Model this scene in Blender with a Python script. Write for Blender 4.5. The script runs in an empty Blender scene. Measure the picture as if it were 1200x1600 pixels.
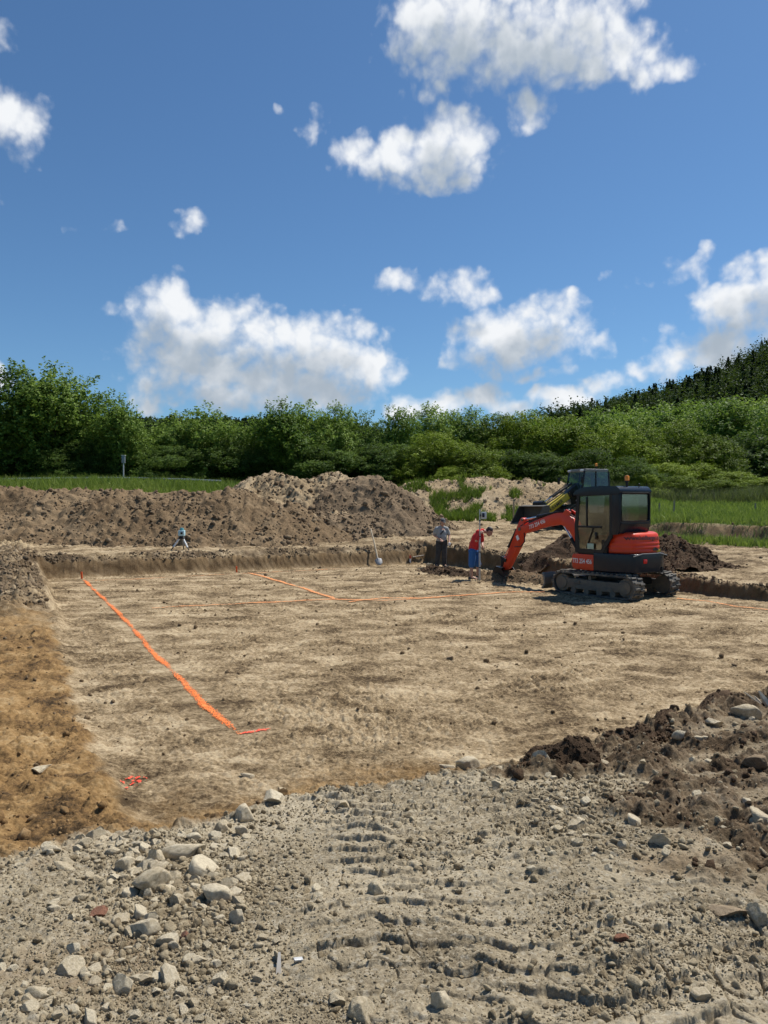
import bpy, bmesh, math, random
import numpy as np
from mathutils import Vector, Matrix, Euler
R = math.radians
sc = bpy.context.scene
col = sc.collection
rng = np.random.default_rng(7)
random.seed(7)

# ------------------------------------------------------------------ camera
EYE = 2.12            # eye height above the floor of the pit
FPX = 1180.0          # focal length in photo pixels
HOR = 790.0           # horizon row in the photo
cam = bpy.data.cameras.new('camera')
cam.sensor_fit = 'VERTICAL'; cam.sensor_height = 36; cam.sensor_width = 27
cam.lens = FPX / 1600 * 36
cam.shift_y = -(800 - HOR) / 1600
cam.clip_start = .05; cam.clip_end = 20000
camo = bpy.data.objects.new('camera', cam); col.objects.link(camo)
camo.location = (0, 0, EYE); camo.rotation_euler = (R(90), 0, 0)
sc.camera = camo

# ------------------------------------------------------------------ render, exposure
sc.view_settings.view_transform = 'Standard'
sc.view_settings.look = 'None'
sc.view_settings.exposure = 0.2
sc.view_settings.gamma = 1
sc.view_settings.use_curve_mapping = False
sc.cycles.max_bounces = 6; sc.cycles.diffuse_bounces = 2; sc.cycles.glossy_bounces = 3
sc.cycles.transmission_bounces = 4; sc.cycles.transparent_max_bounces = 8
sc.cycles.caustics_reflective = False; sc.cycles.caustics_refractive = False
sc.render.film_transparent = False
sc.cycles.use_adaptive_sampling = True; sc.cycles.adaptive_threshold = .02; sc.cycles.adaptive_min_samples = 20

# ------------------------------------------------------------------ sun and sky
SUN_EL, SUN_AZ = R(59), R(55)       # azimuth from the view direction (+Y) towards +X
sdir = Vector((math.sin(SUN_AZ)*math.cos(SUN_EL), math.cos(SUN_AZ)*math.cos(SUN_EL), math.sin(SUN_EL)))
sun = bpy.data.lights.new('sun', 'SUN'); sun.energy = 5.0; sun.angle = R(.5); sun.color = (1, .96, .89)
suno = bpy.data.objects.new('sun', sun); col.objects.link(suno)
suno.rotation_euler = sdir.to_track_quat('Z', 'Y').to_euler()

def pix_dir(px, py):
    """direction of the sky behind a spot of the photo: (azimuth, elevation) in radians"""
    v = Vector(((px-600)/FPX, 1, (HOR-py)/FPX)).normalized()
    return math.atan2(v.x, v.y), math.asin(v.z)

# cumulus clouds: centre and radii (photo pixels, turned into azimuth/elevation), strength
CLOUDS = [
 (745,40,150,95,1),(850,35,150,80,1),(665,45,70,80,.9),(940,85,110,50,.95),(700,85,80,60,.9),(1010,112,80,26,.75),(820,75,120,50,1),
 (650,245,125,50,1),(590,250,70,42,.9),(715,220,58,46,1),(690,282,75,24,.8),(685,145,55,22,.62),(740,190,40,24,.62),
 (828,172,42,42,.8),(486,198,34,34,.55),(298,345,36,24,.6),(15,182,62,56,.9),(0,50,26,24,.8),(435,168,14,10,.5),
 (265,490,72,50,1),(330,505,80,48,1),(300,565,110,58,1),(420,535,110,56,1),(500,545,105,64,1),(560,575,72,52,1),(400,595,190,46,1),(245,580,52,46,.9),
 (385,470,34,26,.6),(225,628,32,24,.8),(0,585,34,24,.9),(170,478,18,14,.55),(300,432,30,12,.42),
 (810,528,112,56,1),(865,492,66,38,1),(765,548,72,44,1),(845,582,62,13,.75),(430,618,190,36,1),
 (722,444,58,32,.85),(770,460,26,16,.65),(615,437,40,18,.72),
 (928,550,42,24,.72),(1000,440,34,12,.55),(1065,425,46,22,.6),(1108,390,22,16,.55),(960,485,10,16,.45),(960,425,26,10,.4),
 (680,634,80,24,1),(745,618,58,26,1),(800,634,50,16,.9),(880,622,60,24,1),(935,604,52,22,.95),(632,642,40,18,.9),
 (1175,480,118,62,1),(1125,540,120,40,.95),(1035,572,62,24,.85),(1230,440,70,50,1),
 (1330,520,120,80,1),(-120,600,110,40,.9),(-90,300,90,50,.9),(1380,260,140,60,1),(120,352,20,10,.4),(180,350,18,10,.4),
]

def build_world():
    w = bpy.data.worlds.new('World'); sc.world = w; w.use_nodes = True
    w.cycles.sampling_method = 'MANUAL'; w.cycles.sample_map_resolution = 256
    main = w.node_tree; main.nodes.clear()
    T = [main]
    def N(t, **kw):
        n = T[0].nodes.new(t)
        for k, v in kw.items(): setattr(n, k, v)
        return n
    def L(a, b): T[0].links.new(a, b)
    tc = N('ShaderNodeTexCoord')
    sep = N('ShaderNodeSeparateXYZ'); L(tc.outputs['Generated'], sep.inputs[0])
    az = N('ShaderNodeMath', operation='ARCTAN2'); L(sep.outputs[0], az.inputs[0]); L(sep.outputs[1], az.inputs[1])
    el = N('ShaderNodeMath', operation='ARCSINE'); L(sep.outputs[2], el.inputs[0])
    sky = N('ShaderNodeTexSky', sky_type='NISHITA'); sky.sun_disc = False
    sky.sun_elevation = SUN_EL; sky.sun_rotation = SUN_AZ; sky.air_density = 1.0; sky.dust_density = .45; sky.ozone_density = 2.5; sky.altitude = 400
    skm = N('ShaderNodeVectorMath', operation='MULTIPLY'); skm.inputs[1].default_value = SKY_K
    L(sky.outputs[0], skm.inputs[0])
    def clear():
        bg = N('ShaderNodeBackground'); L(skm.outputs[0], bg.inputs[0]); return bg
    blobs = []
    for (cx, cy, rx, ry, s) in CLOUDS:
        a, e = pix_dir(cx, cy); k = max(math.cos(math.atan((cx-600)/FPX))**2, .5)
        blobs.append((a, e, rx/FPX*k*1.2, ry/FPX*math.cos(e)**1.5*1.2, s))
    def cover(P, bl):
        """how much cloud hangs in a direction (azimuth, elevation): ragged cumulus lumps"""
        wn = N('ShaderNodeTexNoise'); wn.inputs['Scale'].default_value = 11; wn.inputs['Detail'].default_value = 4; wn.inputs['Roughness'].default_value = .6
        L(P, wn.inputs['Vector'])
        ws = N('ShaderNodeVectorMath', operation='SUBTRACT'); ws.inputs[1].default_value = (.5, .5, .5); L(wn.outputs['Color'], ws.inputs[0])
        wm = N('ShaderNodeVectorMath', operation='MULTIPLY_ADD'); wm.inputs[1].default_value = (.05, .042, 0)
        L(ws.outputs[0], wm.inputs[0]); L(P, wm.inputs[2])
        acc = None
        for (a, e, rx, ry, s) in bl:
            m = N('ShaderNodeVectorMath', operation='MULTIPLY_ADD')
            m.inputs[1].default_value = (1/rx, 1/ry, 0); m.inputs[2].default_value = (-a/rx, -e/ry, 0); L(wm.outputs[0], m.inputs[0])
            d = N('ShaderNodeVectorMath', operation='DOT_PRODUCT'); L(m.outputs[0], d.inputs[0]); L(m.outputs[0], d.inputs[1])
            f = N('ShaderNodeMath', operation='MULTIPLY_ADD'); f.inputs[1].default_value = -s; f.inputs[2].default_value = s*1.1; L(d.outputs['Value'], f.inputs[0])
            if acc is None: acc = f
            else:
                x = N('ShaderNodeMath', operation='SMOOTH_MAX'); x.inputs[2].default_value = .3
                L(acc.outputs[0], x.inputs[0]); L(f.outputs[0], x.inputs[1]); acc = x
        n1 = N('ShaderNodeTexNoise'); n1.inputs['Scale'].default_value = 20; n1.inputs['Detail'].default_value = 7; n1.inputs['Roughness'].default_value = .6; L(P, n1.inputs['Vector'])
        n2 = N('ShaderNodeTexVoronoi', feature='SMOOTH_F1'); n2.inputs['Scale'].default_value = 34; n2.inputs['Detail'].default_value = 2; n2.inputs['Roughness'].default_value = .5
        n2.inputs['Smoothness'].default_value = .6; L(wm.outputs[0], n2.inputs['Vector'])
        a1 = N('ShaderNodeMath', operation='MULTIPLY_ADD'); a1.inputs[1].default_value = 1.35; a1.inputs[2].default_value = -.675+.30; L(n1.outputs[0], a1.inputs[0])
        a2 = N('ShaderNodeMath', operation='MULTIPLY_ADD'); a2.inputs[1].default_value = -.8; L(n2.outputs['Distance'], a2.inputs[0]); L(a1.outputs[0], a2.inputs[2])
        s2 = N('ShaderNodeMath', operation='ADD'); L(acc.outputs[0], s2.inputs[0]); L(a2.outputs[0], s2.inputs[1])
        ext = N('ShaderNodeMath', operation='MULTIPLY_ADD'); ext.inputs[1].default_value = 2.2; ext.inputs[2].default_value = .45; L(acc.outputs[0], ext.inputs[0])
        cl = N('ShaderNodeMath', operation='MINIMUM'); L(s2.outputs[0], cl.inputs[0]); L(ext.outputs[0], cl.inputs[1])
        return cl.outputs[0], acc.outputs[0]
    def tile(a0, a1, e0, e1):
        mg = .05
        bl = [b for b in blobs if b[0]+1.5*b[2]+mg > a0 and b[0]-1.5*b[2]-mg < a1 and b[1]+1.5*b[3]+mg > e0 and b[1]-1.5*b[3]-mg < e1]
        if not bl: return clear()
        g = bpy.data.node_groups.new('cloud_field', 'ShaderNodeTree'); T[0] = g
        for nm, ty in (('Azimuth', 'Float'), ('Elevation', 'Float'), ('Sky', 'Color')): g.interface.new_socket(nm, in_out='INPUT', socket_type='NodeSocket'+ty)
        g.interface.new_socket('Color', in_out='OUTPUT', socket_type='NodeSocketColor')
        gi = N('NodeGroupInput'); go = N('NodeGroupOutput')
        P = N('ShaderNodeCombineXYZ'); L(gi.outputs[0], P.inputs[0]); L(gi.outputs[1], P.inputs[1])
        o = N('ShaderNodeVectorMath', operation='ADD'); o.inputs[1].default_value = (.018, .042, 0); L(P.outputs[0], o.inputs[0])
        c0, b0 = cover(P.outputs[0], bl); c1, b1 = cover(o.outputs[0], bl)
        alpha = N('ShaderNodeMapRange', interpolation_type='SMOOTHSTEP'); alpha.inputs['From Min'].default_value = -.12; alpha.inputs['From Max'].default_value = .78; L(c0, alpha.inputs['Value'])
        # the more cloud stands between this spot and the sun, the greyer it is
        shade = N('ShaderNodeMapRange', interpolation_type='SMOOTHSTEP'); shade.inputs['From Min'].default_value = .10; shade.inputs['From Max'].default_value = 1.0; 
        sm = N('ShaderNodeMath', operation='MULTIPLY'); sm.inputs[1].default_value = .55; L(b1, sm.inputs[0])
        sn = N('ShaderNodeMath', operation='MULTIPLY_ADD'); sn.inputs[1].default_value = .45; L(c1, sn.inputs[0]); L(sm.outputs[0], sn.inputs[2]); L(sn.outputs[0], shade.inputs['Value'])
        cc = N('ShaderNodeMix', data_type='RGBA'); cc.inputs[6].default_value = (.79, .81, .835, 1); cc.inputs[7].default_value = (.35, .41, .48, 1); L(shade.outputs[0], cc.inputs[0])
        mx = N('ShaderNodeMix', data_type='RGBA'); L(alpha.outputs[0], mx.inputs[0]); L(gi.outputs[2], mx.inputs[6]); L(cc.outputs[2], mx.inputs[7]); L(mx.outputs[2], go.inputs[0])
        T[0] = main; gr = N('ShaderNodeGroup'); gr.node_tree = g
        L(az.outputs[0], gr.inputs[0]); L(el.outputs[0], gr.inputs[1]); L(skm.outputs[0], gr.inputs[2])
        bg = N('ShaderNodeBackground'); L(gr.outputs[0], bg.inputs[0]); return bg
    def split(val, edge, lo, hi):
        g = N('ShaderNodeMath', operation='GREATER_THAN'); g.inputs[1].default_value = edge; L(val.outputs[0], g.inputs[0])
        m = N('ShaderNodeMixShader'); L(g.outputs[0], m.inputs[0]); L(lo.outputs[0], m.inputs[1]); L(hi.outputs[0], m.inputs[2]); return m
    # the sky is cut into fields so that each only works out the clouds near it
    AE = [-.75, -.30, -.05, .16, .75]; EE = [-.03, .14, .25, .36, .46, .75]
    cur = clear()
    for ei in range(len(EE)-2, -1, -1):
        row = clear()
        for ai in range(len(AE)-2, -1, -1):
            row = split(az, AE[ai+1], tile(AE[ai], AE[ai+1], EE[ei], EE[ei+1]), row)
        row = split(az, AE[0], clear(), row)
        cur = split(el, EE[ei+1], row, cur)
    cur = split(el, EE[0], clear(), cur)
    out = N('ShaderNodeOutputWorld'); L(cur.outputs[0], out.inputs[0])
SKY_K = (.056, .077, .091)
build_world()
# ------------------------------------------------------------------ helpers
def tag(o, label=None, cat=None, group=None, kind=None):
    if label: o['label'] = label
    if cat: o['category'] = cat
    if group: o['group'] = group
    if kind: o['kind'] = kind
    return o
def link(name, me, parent=None, mat=None):
    o = bpy.data.objects.new(name, me); col.objects.link(o)
    if mat is not None and me is not None and not me.materials: me.materials.append(mat)
    if parent is not None: o.parent = parent
    return o
def empty(name, loc=(0,0,0), rz=0, label=None, cat=None, group=None):
    o = bpy.data.objects.new(name, None); col.objects.link(o)
    o.location = loc; o.rotation_euler = (0,0,rz); o.empty_display_size = .2
    return tag(o, label, cat, group)
def np_mesh(name, V, F, smooth=False):
    """V (n,3) floats; F (m,k) ints or a list of such arrays"""
    me = bpy.data.meshes.new(name)
    Fs = F if isinstance(F, list) else [F]
    Fs = [np.asarray(f, np.int32) for f in Fs if len(f)]
    V = np.asarray(V, np.float32)
    me.vertices.add(len(V)); me.vertices.foreach_set('co', V.ravel())
    tot = np.concatenate([np.full(len(f), f.shape[1], np.int32) for f in Fs])
    idx = np.concatenate([f.ravel() for f in Fs])
    me.loops.add(len(idx)); me.loops.foreach_set('vertex_index', idx)
    me.polygons.add(len(tot))
    st = np.zeros(len(tot), np.int32); st[1:] = np.cumsum(tot)[:-1]
    me.polygons.foreach_set('loop_start', st)
    if smooth: me.polygons.foreach_set('use_smooth', np.ones(len(tot), bool))
    me.update(calc_edges=True)
    return me
def children(o): return [c for c in bpy.data.objects if c.parent == o]
def copy_tree(o, parent=None):
    c = o.copy(); col.objects.link(c); c.parent = parent
    for ch in list(o.children): copy_tree(ch, c)
    return c

# ---- noise
def _h(ix, iy, seed):
    h = (ix.astype(np.uint32)*np.uint32(374761393) + iy.astype(np.uint32)*np.uint32(668265263) + np.uint32((seed*2246822519) & 0xffffffff))
    h = (h ^ (h >> np.uint32(13)))*np.uint32(1274126177)
    return h ^ (h >> np.uint32(16))
def gn(x, y, seed=0):
    x = np.asarray(x, np.float64); y = np.asarray(y, np.float64)
    xi = np.floor(x); yi = np.floor(y); fx = x-xi; fy = y-yi
    xi = xi.astype(np.int64); yi = yi.astype(np.int64)
    u = fx*fx*fx*(fx*(fx*6-15)+10); v = fy*fy*fy*(fy*(fy*6-15)+10)
    def g(a, b):
        t = (_h(xi+a, yi+b, seed) & np.uint32(1023)).astype(np.float32)*(2*math.pi/1024)
        return np.cos(t)*(fx-a) + np.sin(t)*(fy-b)
    n0 = g(0,0)*(1-u) + g(1,0)*u; n1 = g(0,1)*(1-u) + g(1,1)*u
    return (n0*(1-v) + n1*v)*1.5
def fbm(x, y, o=4, seed=0, gain=.5, lac=2.03):
    s = 0; a = 1; t = 0
    for i in range(o):
        s = s + a*gn(x, y, seed+i*17); t += a; a *= gain; x = x*lac+3.1; y = y*lac+7.7
    return s/t*1.4
def billow(x, y, o=4, seed=0, gain=.55):
    s = 0; a = 1; t = 0
    for i in range(o):
        s = s + a*np.abs(gn(x, y, seed+i*13)); t += a; a *= gain; x = x*2.07+1.7; y = y*2.07+4.3
    return s/t*2
def cells(x, y, seed=0):
    """distance to the nearest of jittered points (0..~1), and that cell's random number"""
    x = np.asarray(x, np.float64); y = np.asarray(y, np.float64)
    xi = np.floor(x).astype(np.int64); yi = np.floor(y).astype(np.int64)
    best = np.full(x.shape, 9.); rid = np.zeros(x.shape)
    for a in (-1,0,1):
        for b in (-1,0,1):
            h = _h(xi+a, yi+b, seed)
            jx = (h & np.uint32(255)).astype(np.float64)/255; jy = ((h >> np.uint32(8)) & np.uint32(255)).astype(np.float64)/255
            d = (xi+a+jx-x)**2 + (yi+b+jy-y)**2
            m = d < best; best = np.where(m, d, best); rid = np.where(m, ((h >> np.uint32(16)) & np.uint32(255)).astype(np.float64)/255, rid)
    return np.sqrt(best), rid
def sst(a, b, x):
    t = np.clip((x-a)/(b-a), 0, 1); return t*t*(3-2*t)

# ---- materials
def mat_nodes(name):
    m = bpy.data.materials.new(name); m.use_nodes = True
    nt = m.node_tree; b = nt.nodes['Principled BSDF']
    return m, nt, b
def NN(nt, t, **kw):
    n = nt.nodes.new(t)
    for k, v in kw.items(): setattr(n, k, v)
    return n
def noise(nt, scale, detail=6, rough=.6, vec=None, dist=0):
    n = NN(nt, 'ShaderNodeTexNoise'); n.inputs['Scale'].default_value = scale; n.inputs['Detail'].default_value = detail
    n.inputs['Roughness'].default_value = rough; n.inputs['Distortion'].default_value = dist
    if vec is not None: nt.links.new(vec, n.inputs['Vector'])
    return n
def ramp(nt, fac, stops):
    r = NN(nt, 'ShaderNodeValToRGB'); e = r.color_ramp.elements
    while len(e) < len(stops): e.new(.5)
    for i, (p, c) in enumerate(stops):
        e[i].position = p; e[i].color = (*c, 1) if len(c) == 3 else c
    nt.links.new(fac, r.inputs[0]); return r
def mixc(nt, fac, a, b, mode='MIX'):
    m = NN(nt, 'ShaderNodeMix', data_type='RGBA', blend_type=mode)
    for s, v in ((0, fac), (6, a), (7, b)):
        if hasattr(v, 'links') or hasattr(v, 'is_linked'): nt.links.new(v, m.inputs[s])
        elif isinstance(v, (int, float)): m.inputs[s].default_value = v
        else: m.inputs[s].default_value = (*v, 1)
    return m.outputs[2]
def mth(nt, op, a, b=None, c=None, clamp=False):
    m = NN(nt, 'ShaderNodeMath', operation=op); m.use_clamp = clamp
    for i, v in enumerate((a, b, c)):
        if v is None: continue
        if isinstance(v, (int, float)): m.inputs[i].default_value = v
        else: nt.links.new(v, m.inputs[i])
    return m.outputs[0]
def bump(nt, b, h, strength=.5, dist=.01):
    n = NN(nt, 'ShaderNodeBump'); n.inputs['Strength'].default_value = strength; n.inputs['Distance'].default_value = dist
    nt.links.new(h, n.inputs['Height']); nt.links.new(n.outputs[0], b.inputs['Normal'])
def paint(name, c, rough=.4, metal=0, dirt=.25, dirtcol=(.22,.17,.10), scale=6, spec=.5, low=None):
    """painted or bare surface with dust and scuffs"""
    m, nt, b = mat_nodes(name)
    tc = NN(nt, 'ShaderNodeTexCoord')
    n = noise(nt, scale, 8, .65, tc.outputs['Object'])
    f = ramp(nt, n.outputs[0], [(.42, (0,0,0)), (.75, (1,1,1))])
    fac = mth(nt, 'MULTIPLY', f.outputs[0], dirt)
    n2 = noise(nt, scale*9, 4, .6, tc.outputs['Object'])
    c2 = mixc(nt, n2.outputs[0], tuple(x*.82 for x in c), tuple(min(1, x*1.12) for x in c))
    nt.links.new(mixc(nt, fac, c2, dirtcol), b.inputs['Base Color'])
    b.inputs['Metallic'].default_value = metal
    b.inputs['Specular IOR Level'].default_value = spec
    rr = mth(nt, 'MULTIPLY_ADD', fac, .5, rough, clamp=True); nt.links.new(rr, b.inputs['Roughness'])
    return m
def glass(name, tint=(.75,.85,.82), a=.28):
    m, nt, b = mat_nodes(name)
    b.inputs['Base Color'].default_value = (*tint, 1); b.inputs['Roughness'].default_value = .05
    out = nt.nodes['Material Output']
    tr = NN(nt, 'ShaderNodeBsdfTransparent'); tr.inputs[0].default_value = (*tint, 1)
    gl = NN(nt, 'ShaderNodeBsdfGlossy'); gl.inputs['Roughness'].default_value = .04
    fr = NN(nt, 'ShaderNodeFresnel'); fr.inputs[0].default_value = 1.5
    f2 = mth(nt, 'MULTIPLY_ADD', fr.outputs[0], .8, a*.15)
    mx = NN(nt, 'ShaderNodeMixShader'); nt.links.new(f2, mx.inputs[0]); nt.links.new(tr.outputs[0], mx.inputs[1]); nt.links.new(gl.outputs[0], mx.inputs[2])
    nt.links.new(mx.outputs[0], out.inputs[0])
    return m
def soilmat(name, dark, mid, light, scale=1.2, fine=14, bstr=.6, stone=None, stones=.0):
    m, nt, b = mat_nodes(name)
    tc = NN(nt, 'ShaderNodeTexCoord'); v = tc.outputs['Object']
    n1 = noise(nt, scale, 6, .6, v); n2 = noise(nt, fine, 8, .7, v)
    n0 = noise(nt, scale*.28, 4, .55, v)
    f = mth(nt, 'ADD', mth(nt, 'ADD', mth(nt, 'MULTIPLY', n1.outputs[0], .32), mth(nt, 'MULTIPLY', n0.outputs[0], .30)), mth(nt, 'MULTIPLY', n2.outputs[0], .38))
    r = ramp(nt, f, [(.38, dark), (.5, mid), (.62, light)])
    c = r.outputs[0]
    if stone:
        vo = NN(nt, 'ShaderNodeTexVoronoi'); vo.inputs['Scale'].default_value = fine*.9; nt.links.new(v, vo.inputs['Vector'])
        s = ramp(nt, vo.outputs['Color'], [(1-stones, (0,0,0)), (1-stones+.02, (1,1,1))])
        c = mixc(nt, s.outputs[0], c, stone)
    nt.links.new(c, b.inputs['Base Color'])
    b.inputs['Roughness'].default_value = .95; b.inputs['Specular IOR Level'].default_value = .15
    bump(nt, b, n2.outputs[0], bstr, .04)
    return m

# ---- mesh builder for machines and small things
class MB:
    def __init__(s, M=None): s.bm = bmesh.new(); s.M = M or Matrix()
    def _x(s, vs, M=None):
        T = s.M @ M if M is not None else s.M
        bmesh.ops.transform(s.bm, matrix=T, verts=vs)
    def box(s, c, d, rot=(0,0,0), bev=0, seg=2):
        r = bmesh.ops.create_cube(s.bm, size=1); vs = r['verts']
        bmesh.ops.scale(s.bm, vec=d, verts=vs)
        if bev:
            es = list({e for v in vs for e in v.link_edges})
            rr = bmesh.ops.bevel(s.bm, geom=es, offset=bev, segments=seg, profile=.6, affect='EDGES')
            vs = list({v for f in rr['faces'] for v in f.verts} | {v for v in vs if v.is_valid})
        s._x(vs, Matrix.Translation(c) @ Euler(rot).to_matrix().to_4x4()); return s
    def cyl(s, a, b, r, r2=None, n=16, caps=True):
        a = Vector(a); b = Vector(b); d = b-a
        rr = bmesh.ops.create_cone(s.bm, cap_ends=caps, segments=n, radius1=r, radius2=r if r2 is None else r2, depth=d.length)
        s._x(rr['verts'], Matrix.Translation((a+b)/2) @ d.to_track_quat('Z','Y').to_matrix().to_4x4()); return s
    def sph(s, c, r, sub=2, sc3=(1,1,1)):
        rr = bmesh.ops.create_icosphere(s.bm, subdivisions=sub, radius=r)
        s._x(rr['verts'], Matrix.Translation(c) @ Matrix.Diagonal((*sc3, 1))); return s
    def prism(s, pts, y0, y1, axis='y', bev=0, seg=2):
        """outline (2-D) extruded between y0 and y1 along axis"""
        def P(p, t):
            return {'y': (p[0], t, p[1]), 'x': (t, p[0], p[1]), 'z': (p[0], p[1], t)}[axis]
        v0 = [s.bm.verts.new(P(p, y0)) for p in pts]; v1 = [s.bm.verts.new(P(p, y1)) for p in pts]
        n = len(pts); fs = [s.bm.faces.new(v0[::-1]), s.bm.faces.new(v1)]
        for i in range(n): fs.append(s.bm.faces.new((v0[i], v0[(i+1)%n], v1[(i+1)%n], v1[i])))
        vs = v0+v1
        bmesh.ops.recalc_face_normals(s.bm, faces=fs)
        if bev:
            es = list({e for v in vs for e in v.link_edges})
            rr = bmesh.ops.bevel(s.bm, geom=es, offset=bev, segments=seg, profile=.6, affect='EDGES', clamp_overlap=True)
            vs = list({v for f in rr['faces'] for v in f.verts} | {v for v in vs if v.is_valid})
            vs = list({w for v in vs for f in v.link_faces for w in f.verts})
        s._x(vs); return s
    def tube(s, pts, r, n=8):
        pts = [Vector(p) for p in pts]; rings = []
        rs = r if isinstance(r, (list, tuple)) else [r]*len(pts)
        for i, p in enumerate(pts):
            d = (pts[min(i+1, len(pts)-1)]-pts[max(i-1, 0)]).normalized()
            q = d.to_track_quat('Z', 'Y')
            rings.append([s.bm.verts.new(p + q @ Vector((math.cos(t*2*math.pi/n)*rs[i], math.sin(t*2*math.pi/n)*rs[i], 0))) for t in range(n)])
        for a, b in zip(rings, rings[1:]):
            for t in range(n): s.bm.faces.new((a[t], a[(t+1)%n], b[(t+1)%n], b[t]))
        s.bm.faces.new(rings[0][::-1]); s.bm.faces.new(rings[-1])
        s._x([v for r_ in rings for v in r_]); return s
    def lathe(s, prof, c, axis=(0,0,1), n=24):
        q = Vector(axis).to_track_quat('Z', 'Y'); rings = []
        for (r, h) in prof:
            rings.append([s.bm.verts.new(Vector(c) + q @ Vector((r*math.cos(t*2*math.pi/n), r*math.sin(t*2*math.pi/n), h))) for t in range(n)])
        for a, b in zip(rings, rings[1:]):
            for t in range(n): s.bm.faces.new((a[t], a[(t+1)%n], b[(t+1)%n], b[t]))
        s.bm.faces.new(rings[0][::-1]); s.bm.faces.new(rings[-1])
        s._x([v for r_ in rings for v in r_]); return s
    def build(s, name, mat, parent=None, smooth=35):
        me = bpy.data.meshes.new(name)
        bmesh.ops.recalc_face_normals(s.bm, faces=s.bm.faces)
        if smooth:
            lim = R(smooth)
            for f in s.bm.faces: f.smooth = True
            for e in s.bm.edges:
                if len(e.link_faces) == 2 and e.calc_face_angle(0) > lim: e.smooth = False
        s.bm.to_mesh(me); s.bm.free()
        return link(name, me, parent, mat)
def text_mesh(name, body, size, mat, M, parent, width=1.0, depth=.002, bold=.0, align='CENTER'):
    cu = bpy.data.curves.new(name, 'FONT'); cu.body = body; cu.size = size; cu.extrude = depth; cu.offset = bold
    cu.align_x = align; cu.align_y = 'CENTER'
    t = bpy.data.objects.new(name, cu); col.objects.link(t)
    bpy.context.view_layer.update()
    me = bpy.data.meshes.new_from_object(t.evaluated_get(bpy.context.evaluated_depsgraph_get()))
    bpy.data.objects.remove(t); bpy.data.curves.remove(cu)
    me.transform(M @ Matrix.Diagonal((width, 1, 1, 1)))
    me.name = name; me.materials.clear()
    return link(name, me, parent, mat)
# ------------------------------------------------------------------ terrain
def line_d(x, y, a, b):
    """signed distance to the line a->b, positive on its right side"""
    dx, dy = b[0]-a[0], b[1]-a[1]; L = math.hypot(dx, dy)
    return ((x-a[0])*dy - (y-a[1])*dx)/L
NE = np.array([(-30,-6),(-6,2.4),(-3,3.65),(-2.07,4.08),(-1.69,4.42),(-1.25,4.52),(-.92,4.72),(-.76,4.98),(-.35,5.2),(.09,5.24),(.46,5.45),(1.04,5.58),(2.15,6.33),(3.75,7.38),(6,8.7),(11,11.6),(40,28)])
def zones(x, y):
    w1 = fbm(x*.55, y*.55, 3, 5); w2 = fbm(x*2.6, y*2.6, 3, 9)
    dL = line_d(x, y, (-1.9,5.3), (-10.05,21.75)) + .16*w1 + .09*w2
    dB = line_d(x, y, (-10.05,21.75), (1.6,28.1)) + .10*w1 + .03*w2
    dR = line_d(x, y, (1.95,27.7), (8.55,16.5)) + .10*w1 + .06*w2
    dN = (y - np.interp(x, NE[:,0], NE[:,1]))*.86 + .10*w1 + .07*w2
    return dL, dB, dR, dN
CP = np.array([
 (0,0,.5),(-3,2,.36),(3,3,.48),(-2.1,4.1,.20),(0,5.2,.19),(1.5,5.9,.22),(3.75,7.4,.28),(8,10,.33),(12,13,.32),(0,-6,.6),(-8,-4,.5),(8,-4,.5),(1.5,4,.44),(-.8,3.2,.36),
 (-3.2,7,.06),(-5,9,.08),(-6.2,11,.12),(-8.3,15,.5),(-10.3,18,.68),(-11.5,22,.68),(-15,15,.7),(-8,6,.16),(-20,8,.6),
 (-6,25,.66),(0,28.6,.70),(-7,27,.75),(-10,26.5,.76),(0,31.5,.98),(-5,31,.97),(3,30,.85),(5.5,24,.58),(7,21,.45),(8.8,17,.30),(9,20,.48),(10.5,16,.32),(14,18,.4),(11,23,.6),(12.5,27,.72),(20,20,.6),
 (5,28,.80),(4,33,1.15),(8,34,1.22),(6,37.5,1.40),(12,32,.86),(16,33,.85),(22,30,.9),(15,40,1.15),(20,50,1.6),(30,50,1.9),(25,80,3.0),(50,80,3.4),(60,40,1.6),
 (-20,30,1.2),(-14,36,2.4),(-25,40,3.0),(-15,41,3.12),(-7,41,2.6),(-25,48,3.2),(-8,50,3.1),(-40,45,3.2),(0,44,2.3),(4,43,1.9),(0,50,3.0),(10,52,3.1),(14,60,2.6),(-20,70,3.4),(10,80,3.6),(-60,60,3.5),(60,110,5),(0,120,5),(-60,120,5),(-90,20,1),(90,20,1),(-60,-40,.5),(60,-40,.5)], float)
def _phi(r2): return np.sqrt(r2 + 1.5)
_NCP = len(CP)
_A = _phi((CP[:,None,0]-CP[None,:,0])**2 + (CP[:,None,1]-CP[None,:,1])**2) - .04*np.eye(_NCP)
_S = np.block([[_A, np.ones((_NCP,1))],[np.ones((1,_NCP)), np.zeros((1,1))]])
_W = np.linalg.solve(_S, np.concatenate([CP[:,2], [0]]))
def bankd(x, y): return y - np.interp(x, [9,10.5,13.5,25,60], [33,31,27.6,20.5,5]) + .5*fbm(x*.5, y*.5, 3, 31)
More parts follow.
